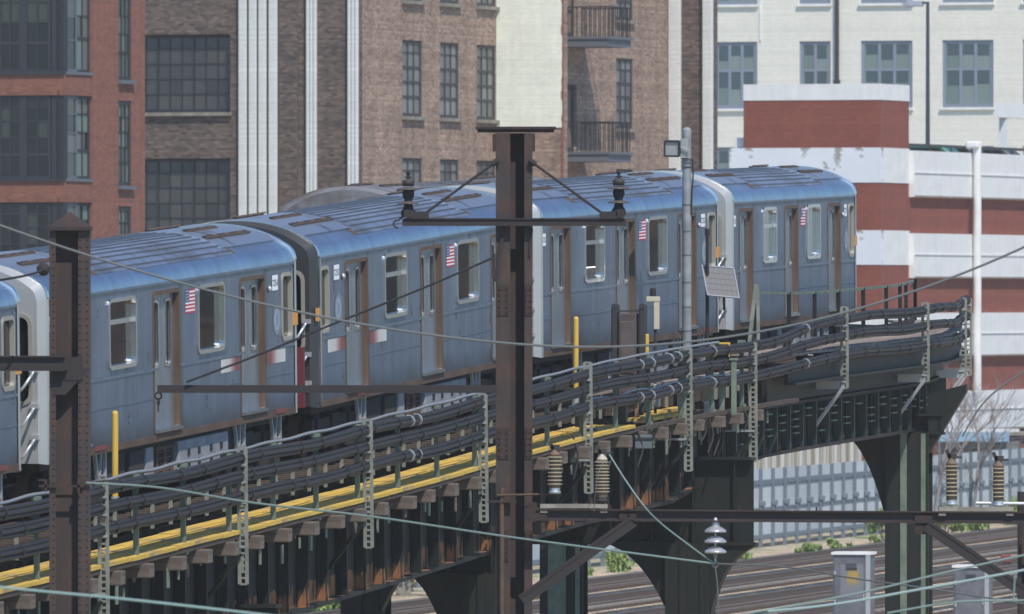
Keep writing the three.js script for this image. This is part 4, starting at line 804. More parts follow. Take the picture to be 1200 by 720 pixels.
  t.rotation.z = -0.006; t.position.y += 0.006 * (gx0 + gx1) / 2 * 0;
  mm(G().box(gx1 - gx0, 11 * k2, 0.03, (gx0 + gx1) / 2, 0, 0).geometry(), M.post, 'web', t);
  mm(G().box(gx1 - gx0, 0.02, 0.16, (gx0 + gx1) / 2, 0.07, 0.0).box(gx1 - gx0, 0.02, 0.16, (gx0 + gx1) / 2, -0.07, 0.0).geometry(), M.armRust, 'flange', t);
  const lp = (px, py) => { const q = P(px, py, D2 - 0.55); return V(q.x, q.y - yG, q.z - zG); };
  for (const [a, b] of [[[612, 704], [741, 611]], [[1086, 613], [1206, 694]]]) mm(G().bar(lp(...a), lp(...b), 0.1, 0.16).bar(lp(...a).add(V(0, 0.06, 0.05)), lp(...b).add(V(0, 0.06, 0.05)), 0.02, 0.03).geometry(), M.arm, 'brace', t);
  mm(G().box(0.24, 0.26, 0.03, lp(1083, 0).x, -0.1, 0.04).box(0.24, 0.18, 0.03, lp(736, 0).x, -0.06, 0.04).box(0.3, 0.2, 0.05, lp(628, 0).x, 0, 0.03).geometry(), M.armRust, 'gusset', t);
  const bt = G(); for (let x = gx0 + 0.3; x < gx1; x += 0.35) if (hash2(Math.round(x * 20), 1, 5) > 0.45) bt.cyl(0.014, 0.014, 0.05 + 0.04 * hash2(Math.round(x * 20), 2, 5), x, 0.1, 0.03, 6);
  bt.mesh('bolts', M.armRust, t).userData.kind = 'stuff';
  // the post that carries its right end, just outside the picture
  const rp = P(1215, 0, D2); t = thing('catenary_post', 'dark steel post carrying the right end of the low gantry beam', 'post', V(rp.x, 0, rp.z));
  mm(G().box(0.4, yG + 0.3, 0.03, 0, (yG + 0.3) / 2, -0.2).geometry(), M.post, 'web', t);
  for (const x of [-0.22, 0.22]) mm(G().box(0.04, yG + 0.3, 0.4, x, (yG + 0.3) / 2, -0.2).geometry(), M.arm, 'flange', t);
  // ribbed post insulators on the gantry beam
  const dg = D2 - 0.4, kg = dg / F;
  const ribbed = (px, foot, top, label, dark) => {
    const p = P(px, foot, dg), h = (foot - top) * kg, o = thing('post_insulator', label, 'insulator', p, 'ribbed insulators on the low beam');
    mm(G().cyl(0.075, 0.075, h * 0.78, 0, h * 0.5, 0, 20).geometry(), M.tanBrown, 'core', o);
    const n = dark ? 10 : 8;
    for (let i = 0; i < n; i++) { const y = h * (0.22 + 0.62 * i / (n - 1)); mm(G().lathe([[0.07, 0.012], [0.1, 0.006], [0.106, 0], [0.1, -0.006], [0.07, -0.01]], 0, y, 0, 24).geometry(), M.shedTan, 'shed', o); }
    mm(G().lathe([[0, 0], [0.075, 0], [0.085, 0.03], [0.06, 0.05], [0.078, 0.07], [0.06, 0.1], [0.075, 0.13], [0, 0.13]], 0, 0, 0, 20).geometry(), dark ? M.under : M.galv, 'base', o);
    mm(G().lathe([[0, 0], [0.078, 0], [0.07, 0.04], [0.05, 0.07], [0.05, 0.12], [0, 0.12]], 0, h * 0.86, 0, 20).geometry(), dark ? M.skirtTan : M.rustCap, 'cap', o);
    mm(G().box(0.12, 0.07, 0.1, 0.01, h + 0.04, 0).box(0.05, 0.12, 0.06, -0.05, h + 0.07, 0.02, 0, 0, 0.4).box(0.16, 0.03, 0.05, 0.06, h + 0.02, 0).geometry(), M.under, 'clamp', o);
  };
  ribbed(650, 579, 528, 'tan ribbed post insulator nearest the tall post, left one of the near pair');
  ribbed(705.5, 589, 533, 'cream ribbed post insulator beside the lattice post, right one of the near pair', true);
  ribbed(1115.5, 593, 538, 'tan ribbed insulator on the right half of the beam, before the grey fence');
  ribbed(1170.5, 594, 541, 'tan ribbed insulator closest to the right picture edge');
  const seat = (x0, x1, y, label, grp) => { const a = P(x0, y, dg), b = P(x1, y, dg), o = thing('insulator_plinth', label, 'plinth', a.clone().add(b).multiplyScalar(0.5)); const L = b.x - a.x; mm(G().box(L, 0.055, 0.16, 0, 0.03, 0).geometry(), M.stone, 'plate', o); for (const x of [-L / 2 + 0.05, L / 2 - 0.05]) mm(G().box(0.1, 0.08, 0.14, x, -0.02, 0).geometry(), M.stone, 'foot', o); };
  seat(633, 712, 596, 'pale steel plinth under the near pair of ribbed insulators');
  seat(1100, 1188, 599.5, 'thin pale plinth under the right pair of ribbed insulators');
  tag(G().rod(P(1144, 590, dg), P(1230, 591, dg), 0.025).mesh('bus_bar', M.galv), 'pale round bar beside the ribbed insulator at the right picture edge', 'bar');
  // hanging string of three discs
  { const p = P(838.5, 608, dg), o = thing('hanging_insulator', 'silver three disc insulator string hanging under the low beam', 'insulator', p);
    mm(G().cyl(0.012, 0.012, 0.62, 0, -0.31, 0, 6).lathe([[0, 0], [0.02, 0], [0.07, -0.14], [0, -0.14]].reverse(), 0, 0.02, 0, 14).geometry(), M.galv, 'stem', o);
    for (const y of [-0.16, -0.3, -0.44]) mm(G().lathe([[0, 0.06], [0.05, 0.06], [0.09, 0.04], [0.145, 0.0], [0.15, -0.02], [0.13, -0.03], [0.05, -0.01], [0, -0.01]].reverse(), 0, y, 0, 24).geometry(), M.silver, 'disc', o);
    mm(G().cyl(0.035, 0.025, 0.08, 0, -0.5, 0, 10).add(new THREE.TorusGeometry(0.04, 0.012, 6, 12), 0, -0.62, 0).geometry(), M.stone, 'clevis', o); }
}

// ---------------------------------------------------------------- wires
{
  const wire = (name, pts, r, material, label, cat = 'wire') => tag(G().tube(pts.map((p) => P(...p)), r, pts.length * 8, 6).mesh(name, material), label, cat);
  const sagging = []; for (let i = 0; i <= 24; i++) { const x = -60 + i * 56; sagging.push([x, 407 - 132 * Math.pow(Math.abs(690 - x) / 660, 1.75), 133]); }
  sagging.forEach((p) => { if (p[0] > 690) p[1] = 407 - 0.00045 * (p[0] - 690) ** 2; });
  wire('overhead_wire', sagging, 0.017, M.wireGrey, 'long thin grey wire sagging across the whole picture in front of the train');
  wire('guy_cable', [[218, 448, 149.8], [300, 417, 149.8], [400, 376, 149.8], [500, 336, 149.8], [576, 303, 149.8]], 0.018, M.black, 'dark guy cable rising to the tall post from the end of its lower arm', 'cable');
  wire('guy_cable', [[-60, 338, 141], [-10, 330, 141], [30, 323, 141], [58, 314, 141.6]], 0.018, M.black, 'dark cable entering from the left edge to the riveted post', 'cable');
  tag(G().lathe([[0, -0.08], [0.06, -0.06], [0.09, 0], [0.06, 0.07], [0, 0.1]].map(([a, b]) => [a, b]), 0, 0, 0, 12, 0, 0, 1.2).mesh('cable_clamp', M.arm), 'black cable clamp on the left side of the riveted post', 'clamp').position.copy(P(51, 316, 141.5));
  wire('contact_wire', [[-60, 681, 96], [0, 688.5, 96], [150, 703, 96], [310, 721, 96], [420, 734, 96]], 0.012, std({ color: lin(0.24, 0.36, 0.34), roughness: 0.5 }), 'thick blue green wire at the bottom left picture corner');
  wire('feeder_wire', [[100, 566, 139], [180, 571, 140], [300, 590, 142], [430, 605, 144], [600, 630, 147], [760, 651, 149], [838, 661, 149.6]], 0.014, M.wire, 'pale green wire from the riveted post to the hanging insulator');
  wire('feeder_wire', [[838, 661, 149.6], [920, 665, 149], [1000, 678, 148], [1100, 692, 147], [1250, 716, 146]], 0.012, M.wireGrey, 'dark wire running right from the hanging insulator above the tracks');
  wire('jumper_wire', [[714, 533, 149.5], [735, 566, 149.4], [757, 596, 149.3], [775, 614, 149.4], [810, 641, 149.5], [836, 660, 149.6]], 0.013, M.wire, 'pale green wire dropping from the ribbed insulator to the hanging insulator');
  wire('jumper_wire', [[838, 662, 149.6], [841, 690, 149.6], [842, 760, 149.6]], 0.01, M.wireGrey, 'thin wire hanging straight down from the hanging insulator');
  wire('catenary_wire', [[780, 741, 120], [870, 721, 120], [1010, 695, 120], [1110, 671, 120], [1260, 638, 120]], 0.013, M.wire, 'upper of the two rising green wires at the lower right');
  wire('catenary_wire', [[900, 717, 118], [975, 709, 118], [1090, 689, 118], [1200, 668.5, 118], [1260, 656, 118]], 0.015, std({ color: lin(0.3, 0.4, 0.38), roughness: 0.5 }), 'lower and brighter of the two rising green wires at the lower right');
  wire('contact_wire', [[1040, 719, 118], [1120, 706, 118], [1200, 704, 118], [1290, 703, 118]], 0.012, M.wire, 'nearly level green wire in the bottom right corner');
  wire('dropper_wire', [[1190, 671, 118], [1188, 704, 118]], 0.011, M.wire, 'short vertical dropper between green wires near the right edge');
  wire('messenger_wire', [[1128, 512, 150], [1136, 498, 150], [1150, 476, 150], [1168, 458, 150], [1192, 441, 150], [1260, 398, 150]], 0.014, M.wireGrey, 'curved black wire before the red and white wall at the right edge');
  wire('loop_wire', [[696, 600, 149.2], [700, 560, 149.1], [708, 540, 149.3]], 0.006, M.wireGrey, 'thin wire lying against the cream ribbed insulator');
}

// ---------------------------------------------------------------- yard: fence, tracks, cabinets, shrubs
const FM = 0.2156, fenceAt = (d, o = 0, y = 0) => V(0.6 + FM * (d - 380) + o * 0.9775, y, -d + o * 0.2107);
const fenceFrame = (d, o, y) => { const x = V(FM, 0, -1).normalize(), z = new THREE.Vector3().crossVectors(x, V(0, 1, 0)); return new THREE.Matrix4().makeBasis(x, V(0, 1, 0), z).setPosition(fenceAt(d, o, y)); };
{
  // ballast bed between fence and the rest of the yard
  const bed = new THREE.Shape(), a = fenceAt(200, 1.6), b = fenceAt(640, 1.6), c = fenceAt(640, 60), d = fenceAt(200, 60);
  bed.moveTo(a.x, -a.z); bed.lineTo(b.x, -b.z); bed.lineTo(c.x, -c.z); bed.lineTo(d.x, -d.z); bed.closePath();
  struct(G().add(new THREE.ShapeGeometry(bed), 0, 0, 0, -Math.PI / 2, 0, 0).mesh('ballast_bed', M.ballast)).position.y = 0.02;
  const path = new THREE.Shape(), e = [fenceAt(200, 3.2), fenceAt(640, 3.2), fenceAt(640, 5.4), fenceAt(200, 5.4)];
  e.forEach((p, i) => i ? path.lineTo(p.x, -p.z) : path.moveTo(p.x, -p.z)); path.closePath();
  struct(G().add(new THREE.ShapeGeometry(path), 0, 0, 0, -Math.PI / 2, 0, 0).mesh('path', M.asphalt)).position.y = 0.05;
  const names = ['nearest to the grey fence', 'second from the grey fence', 'third from the grey fence', 'fourth from the grey fence', 'fifth from the grey fence'];
  [7.2, 11.6, 16.0, 20.4, 24.8].forEach((o, i) => {
    const t = thing('railway_track', 'rusty railway track on brown ballast, ' + names[i], 'track', V(0, 0, 0), 'yard tracks'), rl = G();
    for (const q of [-0.75, 0.75]) { const p = fenceAt(290, o + q, 0.31), r = fenceAt(510, o + q, 0.31); const rm = mm(G().bar(p, r, 0.05, 0.15).bar(p.clone().setY(0.24), r.clone().setY(0.24), 0.14, 0.02).geometry(), M.rail, 'rail', t); mm(G().bar(p.clone().setY(0.395), r.clone().setY(0.395), 0.075, 0.03).geometry(), M.railTop, 'rail_head', rm); }
    const bed2 = new THREE.Shape(); bed2.moveTo(-2.05, 0); bed2.lineTo(2.05, 0); bed2.lineTo(1.55, 0.19); bed2.lineTo(-1.55, 0.19); bed2.closePath();
    { const m = G().add(new THREE.ExtrudeGeometry(bed2, { depth: 230, bevelEnabled: false })).mesh('ballast_shoulder', M.ballast, t), f = fenceFrame(285, o, 0.021); m.applyMatrix4(f.multiply(new THREE.Matrix4().makeRotationY(Math.PI / 2))); }
    const ties = G(); for (let s = 292; s < 500; s += 0.6) ties.mat(new THREE.BoxGeometry(0.24, 0.16, 2.6), fenceFrame(s + rr(-0.04, 0.04), o, 0.15 + rr(-0.01, 0.015)));
    const tm2 = ties.mesh('track_ties', M.oldTie, t); tm2.userData.kind = 'stuff';
    if (i < 4) { const p = fenceAt(300, o + 1.75, 0.42), r = fenceAt(480, o + 1.75, 0.42); mm(G().bar(p, r, 0.22, 0.06).geometry(), i % 2 ? M.stone : M.timber, 'third_rail_cover', t); }
  });
  // fence of corrugated panels between posts
  const step = 2.42, fh = 3.0;
  const fence = thing('metal_fence', 'long grey corrugated metal fence with posts and knobs behind the tracks', 'fence');
  const corr = new THREE.Shape(); const n = 10, L = step - 0.12;
  for (let i = 0; i <= n; i++) for (const [u, z] of [[0, 0], [0.35, 0], [0.5, 0.05], [0.85, 0.05]]) { const x = -L / 2 + Math.min(1, (i + u) / (n + 1)) * L; i + u === 0 ? corr.moveTo(x, z) : corr.lineTo(x, z); }
  corr.lineTo(L / 2, -0.02); corr.lineTo(-L / 2, -0.02); corr.closePath();
  const panelG = G().add(new THREE.ExtrudeGeometry(corr, { depth: fh - 0.28, bevelEnabled: false }), 0, fh, 0, Math.PI / 2, 0, 0).geometry();
  panelG.rotateX(0);
  const postG = G().box(0.1, fh, 0.14, 0, fh / 2, 0.1).geometry(), knobG = G().rbox(0.42, 0.22, 0.2, 0.05, 0.12, fh * 0.56, 0.14).box(0.2, 0.34, 0.1, 0.2, fh * 0.5, 0.12).geometry();
  const armG = G().bar(V(0, fh, 0.05), V(0, fh + 0.5, 0.25), 0.04, 0.04).geometry();
  const tones = [0, 1, 2].map((i) => std({ map: T.fence, color: lin(0.84 + 0.1 * i, 0.86 + 0.1 * i, 0.9 + 0.08 * i), roughness: 0.7, metalness: 0.1 }));
  for (let s = 336, i = 0; s < 500; s += step, i++) {
    const p = mm(panelG, tones[Math.floor(hash2(i, 4, 7) * 3)], 'panel', fence); place(p, fenceFrame(s + step / 2, 0, 0));
    const q = mm(postG, M.fencePost, 'post', fence); place(q, fenceFrame(s, 0, 0)); mm(knobG, M.fencePost, 'knob', q); if (s > 446) mm(armG, M.fencePost, 'barbed_wire_arm', q);
  }
  const rl = G(); for (const [y, h] of [[0.42, 0.14], [fh - 0.5, 0.16], [fh * 0.5, 0.06]]) rl.bar(fenceAt(336, 0.07, y), fenceAt(500, 0.07, y), 0.06, h);
  rl.mesh('rail', M.fencePost, fence);
  const bw = G(); for (let j = 0; j < 3; j++) bw.rod(fenceAt(446, 0.1 + j * 0.07, fh + 0.2 + j * 0.14), fenceAt(500, 0.1 + j * 0.07, fh + 0.2 + j * 0.14), 0.012, 5);
  bw.mesh('barbed_wire', M.fencePost, fence);
  // shrubs and weeds at the fence foot
  const leaf = new THREE.PlaneGeometry(1, 1);
  const shrub = (px, d, o, w, h, label, grp, dens = 1) => {
    const base = fenceAt(d, o, 0), pos = px === null ? base : V((px - 600) / F * d, 0, -d);
    const t = thing('shrub', label, 'shrub', pos, grp);
    const st = G(), gs = [G(), G(), G()];
    for (let i = 0; i < 5; i++) st.rod(V(rr(-0.1, 0.1) * w, 0, rr(-0.1, 0.1) * w), V(rr(-0.35, 0.35) * w, h * rr(0.5, 0.85), rr(-0.35, 0.35) * w), 0.015 + 0.01 * h, 5);
    const clumps = []; for (let i = 0; i < 7; i++) clumps.push([rr(-0.42, 0.42) * w, h * rr(0.08, 0.85), rr(-0.4, 0.4) * w, rr(0.2, 0.36)]);
    for (let i = 0; i < 800 * dens; i++) {
      const c = clumps[Math.floor(rnd() * 7)], r = c[3] * Math.min(w, h * 1.3), q = rr(0.05, 0.1);
      const x = c[0] + (rnd() + rnd() - 1) * r, y = c[1] + (rnd() + rnd() - 1) * r * 0.9, z = c[2] + (rnd() + rnd() - 1) * r;
      if (y < 0.03) continue;
      const l = new THREE.PlaneGeometry(q, q * 1.5); gs[Math.floor(rnd() * 3)].add(l, x, y, z, rr(-1.4, 1.4), rr(0, 6.3), rr(-1, 1));
    }
    st.mesh('stem', M.bark, t); gs.forEach((g, i) => { const f = g.mesh('foliage', M.leaf[i], t); });
  };
  const W = 'weedy shrubs along the fence foot';
  shrub(1038, 428, 0, 1.1, 1.4, 'tall bright green shrub at the fence foot left of the viaduct column', W);
  shrub(985, 415, 0, 1.0, 0.45, 'low green weeds at the fence foot above the yellow stained cabinet', W);
  shrub(952, 410, 0, 1.3, 0.4, 'low flat weeds at the fence foot left of the taller green shrub', W);
  shrub(858, 400, 0, 1.5, 0.5, 'small green weeds at the fence foot right of the hanging insulator', W);
  shrub(726, 383, 0, 1.7, 0.85, 'green shrub seen through the bracket arch left of the middle column', W);
  shrub(678, 378, 0, 1.2, 0.5, 'smaller green weeds by the pale column under the viaduct', W);
  shrub(505, 352, 0, 2.2, 2.0, 'leafy green shrub seen through the small arch left of the tall post', W, 1.6);
  shrub(480, 358, 0, 1.4, 1.2, 'low green plants at the left side of the small arch', W);
  shrub(372, 329.5, 0, 2.6, 1.5, 'broad bright green bush under the viaduct, left of the dark column', W, 2.2);
  shrub(396, 330, 0, 2.0, 1.5, 'bright green bush right up against the dark viaduct column', W, 1.8);
  shrub(348, 330, 0, 2.0, 1.2, 'low yellowish green bush at the left end of the gap under the viaduct', W, 1.4);
  shrub(1110, 447, 0, 1.8, 1.2, 'green weeds behind the ribbed insulator before the grey fence', W);
  shrub(1148, 450, 0, 1.6, 0.7, 'low green weeds at the fence foot between the two right insulators', W);
  shrub(1192, 462, 0, 1.4, 1.2, 'dark green weeds at the right picture edge before the fence', W);
  // signal cabinets on the ballast
  const cab = (px, d, w, h, label, stain) => {
    const t = thing('signal_cabinet', label, 'cabinet', V((px - 600) / F * d, 0, -d)); t.rotation.y = -0.2;
    mm(G().rbox(w, h, w * 0.8, 0.02, 0, h / 2, 0).geometry(), M.greyBox, 'cabinet_body', t);
    mm(G().box(w + 0.08, 0.07, w * 0.9, 0, h + 0.035, 0).geometry(), M.white, 'cabinet_roof', t);
    mm(G().box(w * 0.86, h * 0.86, 0.03, -0.02, h * 0.5, w * 0.4 + 0.014).geometry(), M.greyBox, 'cabinet_door', t);
    mm(G().box(0.03, 0.2, 0.05, w * 0.34, h * 0.55, w * 0.4 + 0.04).geometry(), M.galv, 'handle', t);
    for (const y of [0.2, 0.5, 0.8]) mm(G().box(0.05, 0.12, 0.04, -w * 0.44, h * y, w * 0.4 + 0.035).geometry(), M.galv, 'hinge', t);
    for (let i = 0; i < 4; i++) mm(G().box(w * 0.3, 0.02, 0.02, 0, h * 0.9 - i * 0.05, w * 0.4 + 0.035).geometry(), M.under, 'louver', t);
    mm(G().box(w * 0.12, h, 0.04, w * 0.45, h / 2, w * 0.4 + 0.02).geometry(), M.cap, 'corner_strip', t);
    if (stain) { const mat = std({ map: canvasTex(64, 96, (c, a, b) => { c.fillStyle = '#77797e'; c.fillRect(0, 0, a, b); for (let i = 0; i < 70; i++) { c.fillStyle = `rgba(${160 + i % 20},${136 + i % 9},70,0.12)`; c.beginPath(); c.ellipse(22 + (i * 37) % 26, 26 + (i * 23) % 20, 5 + i % 4, 6 + (i * 13) % 18, 0, 0, 7); c.fill(); } c.fillStyle = '#4c4a3c'; c.fillRect(18, 12, 28, 6); }), roughness: 0.7 }); const dcl = new THREE.Mesh(new THREE.PlaneGeometry(w * 0.62, h * 0.36), mat); dcl.position.set(0.02, h * 0.72, w * 0.4 + 0.034); dcl.name = 'yellow_stain'; t.add(dcl); }
  };
  cab(1001, 300, 1.02, 2.55, 'weathered grey signal cabinet with a yellow stain, white roof, beside the tracks', true);
  cab(1141, 306, 0.98, 2.05, 'plain grey signal cabinet under the diagonal brace at the lower right', false);
  let t = thing('dwarf_signal', 'small red and orange object beside the rails near the right picture edge', 'signal', V((1186 - 600) / F * 384, 0, -384));
  mm(G().rbox(0.36, 0.3, 0.3, 0.06, -0.2, 0.45, 0).geometry(), M.redPaint, 'body', t); mm(G().cyl(0.05, 0.05, 1.1, 0.3, 0.55, 0, 8).geometry(), M.orange, 'stake', t); mm(G().box(0.4, 0.3, 0.3, -0.2, 0.15, 0).geometry(), M.under, 'base', t);
  // post and box seen through the small arch
  t = thing('concrete_post', 'weathered white post seen through the small arch left of the tall post', 'post', V((473 - 600) / F * 352, 0, -352));
  mm(G().rbox(0.42, 2.4, 0.4, 0.03, 0, 1.2, 0).geometry(), M.stone, 'shaft', t); mm(G().rbox(0.5, 0.16, 0.5, 0.03, 0, 0.08, 0).geometry(), M.stone, 'foot', t);
}

// ---------------------------------------------------------------- buildings
const PHI = Math.atan(0.35), CP = Math.cos(PHI), SP = Math.sin(PHI);
// A building stands on its near right corner: local x runs along the street front, -z along the side street.
function building(name, label, px, d, category = 'building') {
  const g = thing(name, label, category, V((px - 600) / F * d, 0, -d)); g.rotation.y = -PHI;
  const X0 = g.position.x;
  g.userData.label = label;
  const b = {
    g,
    front(q, x = 0, z = 0) { const k = (q - 600) / F, x0 = X0 - z * SP, d0 = d - z * CP; return (k * d0 - x0) / (CP + k * SP); },    // local x on the front plane z
    side(q, x = 0) { const k = (q - 600) / F, x0 = X0 + x * CP, d0 = d - x * SP; return (k * d0 - x0) / (SP - k * CP); },        // distance along the side plane x
    depth(x, t) { return d - x * SP + t * CP; },
    yF(py, x) { return CAMY + (HORIZON - py) / F * b.depth(x, 0); },
    yS(py, t, x = 0) { return CAMY + (HORIZON - py) / F * b.depth(x, t); },
  };
  return b;
}
const ON_FRONT = (z = 0) => new THREE.Matrix4().makeTranslation(0, 0, z);
const ON_SIDE = (x = 0) => new THREE.Matrix4().makeRotationY(Math.PI / 2).setPosition(x, 0, 0);   // wall x runs along the side street
function wall(b, on, shape, material, name = 'wall', thick = 0.35) {
  const m = G().ext(shape, thick, 0, 0, -thick).mesh(name, material, b.g); m.applyMatrix4(on); return m;
}
// a window in wall coordinates: frame with bars, one mesh per pane, sill
function windowIn(b, on, x0, y0, x1, y1, o) {
  const { cols = [1], rows = [1], bar = 0.05, fr = 0.08, back = 0.22, frame = M.darkFrame, panes = M.dustGlass, sill, depth = 0.06, tint } = o;
  const w = x1 - x0, h = y1 - y0, f = G().ext(ring(x0, y0, x1, y1, 0.01, fr), depth, 0, 0, -back);
  const cs = [], rs = [], ct = cols.reduce((p, c) => p + c, 0), rt = rows.reduce((p, c) => p + c, 0);
  let x = x0 + fr, y = y0 + fr;
  for (const c of cols) { const nx = x + c / ct * (w - 2 * fr); cs.push([x, nx]); x = nx; }
  for (const r of rows) { const ny = y + r / rt * (h - 2 * fr); rs.push([y, ny]); y = ny; }
  cs.slice(1).forEach(([a], i) => { const t = o.major?.includes(i) ? bar * 2 : bar; f.box(t, h - 2 * fr, depth - 0.01, a, (y0 + y1) / 2, -back + depth / 2 + (o.major?.includes(i) ? 0.02 : 0)); });
  rs.slice(1).forEach(([a], i) => { const t = o.majorRows?.includes(i) ? bar * 1.9 : bar * 0.8; f.box(w - 2 * fr, t, depth - 0.022, (x0 + x1) / 2, a, -back + depth / 2); });
  const fm = f.mesh('window', frame, b.g); fm.applyMatrix4(on);
  for (const [a, c] of cs) for (const [e, q] of rs) {
    const i = Math.floor(rnd() * panes.length);
    const p = G().box(c - a, q - e, 0.012, (a + c) / 2, (e + q) / 2, -back + 0.008, rr(-0.004, 0.004), rr(-0.006, 0.006), 0).mesh('pane', tint?.(a, e, rs, cs) ?? panes[i], fm);
    p.rotation.set(0, 0, 0);
  }
  if (sill) G().box(w + 0.16, 0.13, 0.3, (x0 + x1) / 2, y0 - 0.065, 0.0).mesh('sill', sill, fm);
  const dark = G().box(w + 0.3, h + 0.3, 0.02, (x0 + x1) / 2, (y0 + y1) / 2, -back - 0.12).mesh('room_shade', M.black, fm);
  return fm;
}
const holes = (shape, list) => { for (const [x0, y0, x1, y1] of list) { const p = new THREE.Path(); p.moveTo(x0, y0); p.lineTo(x1, y0); p.lineTo(x1, y1); p.lineTo(x0, y1); p.closePath(); shape.holes.push(p); } return shape; };

// --- brown brick loft building with white ribs
{
  const b = building('loft_building', 'large brown brick loft building with white vertical ribs and small paned windows', 420.5, 400), H = 27, L = 22;
  const endT = b.side(783), jog = b.side(835) + 0, on = ON_FRONT(), os = ON_SIDE();
  // street front
  const fw = [], fy = [[131.5, 40], [277, 185.5]];
  const xl = b.front(150), xr = b.front(269.5);
  for (const [y0, y1] of fy) fw.push([xl, b.yF(y0, xr), xr, b.yF(y1, xr)]);
  wall(b, on, holes(rect(-L, 0, 0, H), fw), M.brown);
  for (const r of fw) windowIn(b, on, ...r, { cols: [1, 1, 1, 1, 1, 1, 1, 1], rows: [1, 1, 1, 1, 0.7], major: [1, 4], majorRows: [0, 2], bar: 0.022, fr: 0.12, back: 0.34, panes: M.sashGlass, sill: M.stone });
  const ribs = [[280.7, 290], [292.7, 301.7], [304, 313], [316, 325.7], [360, 371.7], [408.5, 420.5]];
  ribs.forEach(([p, q], i) => {
    const x0 = b.front(p), x1 = b.front(q), g = G();
    const n = i > 3 ? 3 : 1, w = (x1 - x0 - 0.02 * (n - 1)) / n;
    for (let k = 0; k < n; k++) g.rbox(w, H, 0.16, 0.03, x0 + w / 2 + k * (w + 0.02), H / 2, 0.08);
    g.mesh('rib', M.rib, b.g);
    G().box(0.05, H, 0.1, x0 - 0.026, H / 2, 0.051).mesh('mossy_joint', M.moss, b.g);
  });
  G().box(b.front(360) - b.front(326) - 0.4, H, 0.1, (b.front(360) + b.front(326)) / 2 - 0.15, H / 2, 0.05).mesh('brick_pier', M.brown, b.g);
  // side wall
  const sw = [], rows = [[0, -90], [136, 46.7], [275, 185]];
  const t0 = b.side(471.5), Y = (py) => b.yS(py, t0);
  for (const [p, q] of [[471.5, 495], [515.5, 538], [558.5, 581]]) for (const [y0, y1] of rows) sw.push([b.side(p), Y(y0), b.side(q), Y(y1)]);
  const tr = b.side(722), Yr = (py) => b.yS(py, tr);
  for (const [y0, y1] of [[23, -62], [150.5, 68], [283, 198]]) sw.push([b.side(722), Yr(y0), b.side(742), Yr(y1)]);
  // doors onto the balconies
  const balY = [b.yS(46, b.side(690)), b.yS(180, b.side(690))];
  const db = b.side(664), dc = b.side(676);
  for (const y of balY) sw.push([db, y + 0.02, dc, y + 2.6]);
  wall(b, os, holes(rect(0.36, 0, endT, H), sw), M.tan);
  sw.forEach((r, i) => {
    if (i >= sw.length - 2) windowIn(b, os, ...r, { cols: [1], rows: [1, 1.6], bar: 0.12, fr: 0.2, back: 0.18, panes: [M.rustCap], frame: M.under });
    else windowIn(b, os, ...r, { cols: [1, 1, 1], rows: [1.1, 1, 1, 1, 0.6], majorRows: [0, 1, 2], bar: 0.05, fr: 0.12, back: 0.1, panes: M.dustGlass, frame: M.windowSteel, sill: M.stone });
  });
  // wall stub with a cream painted face
  {
    const ts = b.side(582), z = -ts, x0 = 0.0, x1 = b.front(660, 0, z), d0 = b.depth(x1, ts);
    const yc = CAMY + (HORIZON - 149.5) / F * d0;
    G().box(x1 - 0.02, yc, 0.5, x1 / 2 + 0.01, yc / 2, z - 0.25).mesh('wall_stub', M.tan, b.g);
    G().box(x1 - 0.02, H - yc, 0.5, x1 / 2 + 0.01, (H + yc) / 2, z - 0.25).mesh('wall_stub', M.tan, b.g);
    const sh = new THREE.Shape(); sh.moveTo(0, yc); let y = yc; const edge = [];
    while (y < H) { edge.push([x1 - (hash2(Math.round(y * 12), 3, 9) > 0.7 ? 0.07 : 0.03) - 0.03 * hash2(Math.round(y * 5), 1, 4), y]); y += 0.16; }
    for (const p of edge) sh.lineTo(...p); sh.lineTo(x1 - 0.05, H); sh.lineTo(0, H); sh.closePath();
    G().ext(sh, 0.04, 0, 0, z).mesh('cream_render', M.cream, b.g);
    G().box(0.1, H, 0.05, x1 - 0.035, H / 2, z - 0.006).mesh('ragged_brick', M.redBrick, b.g);
  }
  // balconies
  balY.forEach((y) => {
    const ta = b.side(655), x1 = 1.95, len = 2.7, tz = ta + 0.1;
    const bal = new THREE.Group(); bal.name = 'balcony'; b.g.add(bal);
    mm(G().box(x1, 0.34, len, x1 / 2 + 0.002, y - 0.19, -tz - len / 2).box(x1 + 0.1, 0.1, len + 0.1, x1 / 2 + 0.05, y - 0.03, -tz - len / 2).geometry(), M.greyFrame, 'slab', bal);
    const g = G(), yt = y + 1.15;
    g.box(x1, 0.05, 0.05, x1 / 2, yt, -tz - 0.06).box(x1, 0.05, 0.05, x1 / 2, yt, -tz - len + 0.06).box(0.05, 0.05, len - 0.1, x1, yt, -tz - len / 2);
    for (let x = 0.1; x <= x1; x += 0.19) g.box(0.03, 1.15, 0.03, x, y + 0.58, -tz - 0.06).box(0.03, 1.15, 0.03, x, y + 0.58, -tz - len + 0.06);
    for (let z = 0.15; z < len; z += 0.24) g.box(0.03, 1.15, 0.03, x1, y + 0.58, -tz - z);
    mm(g.geometry(), M.black, 'railing', bal);
  });
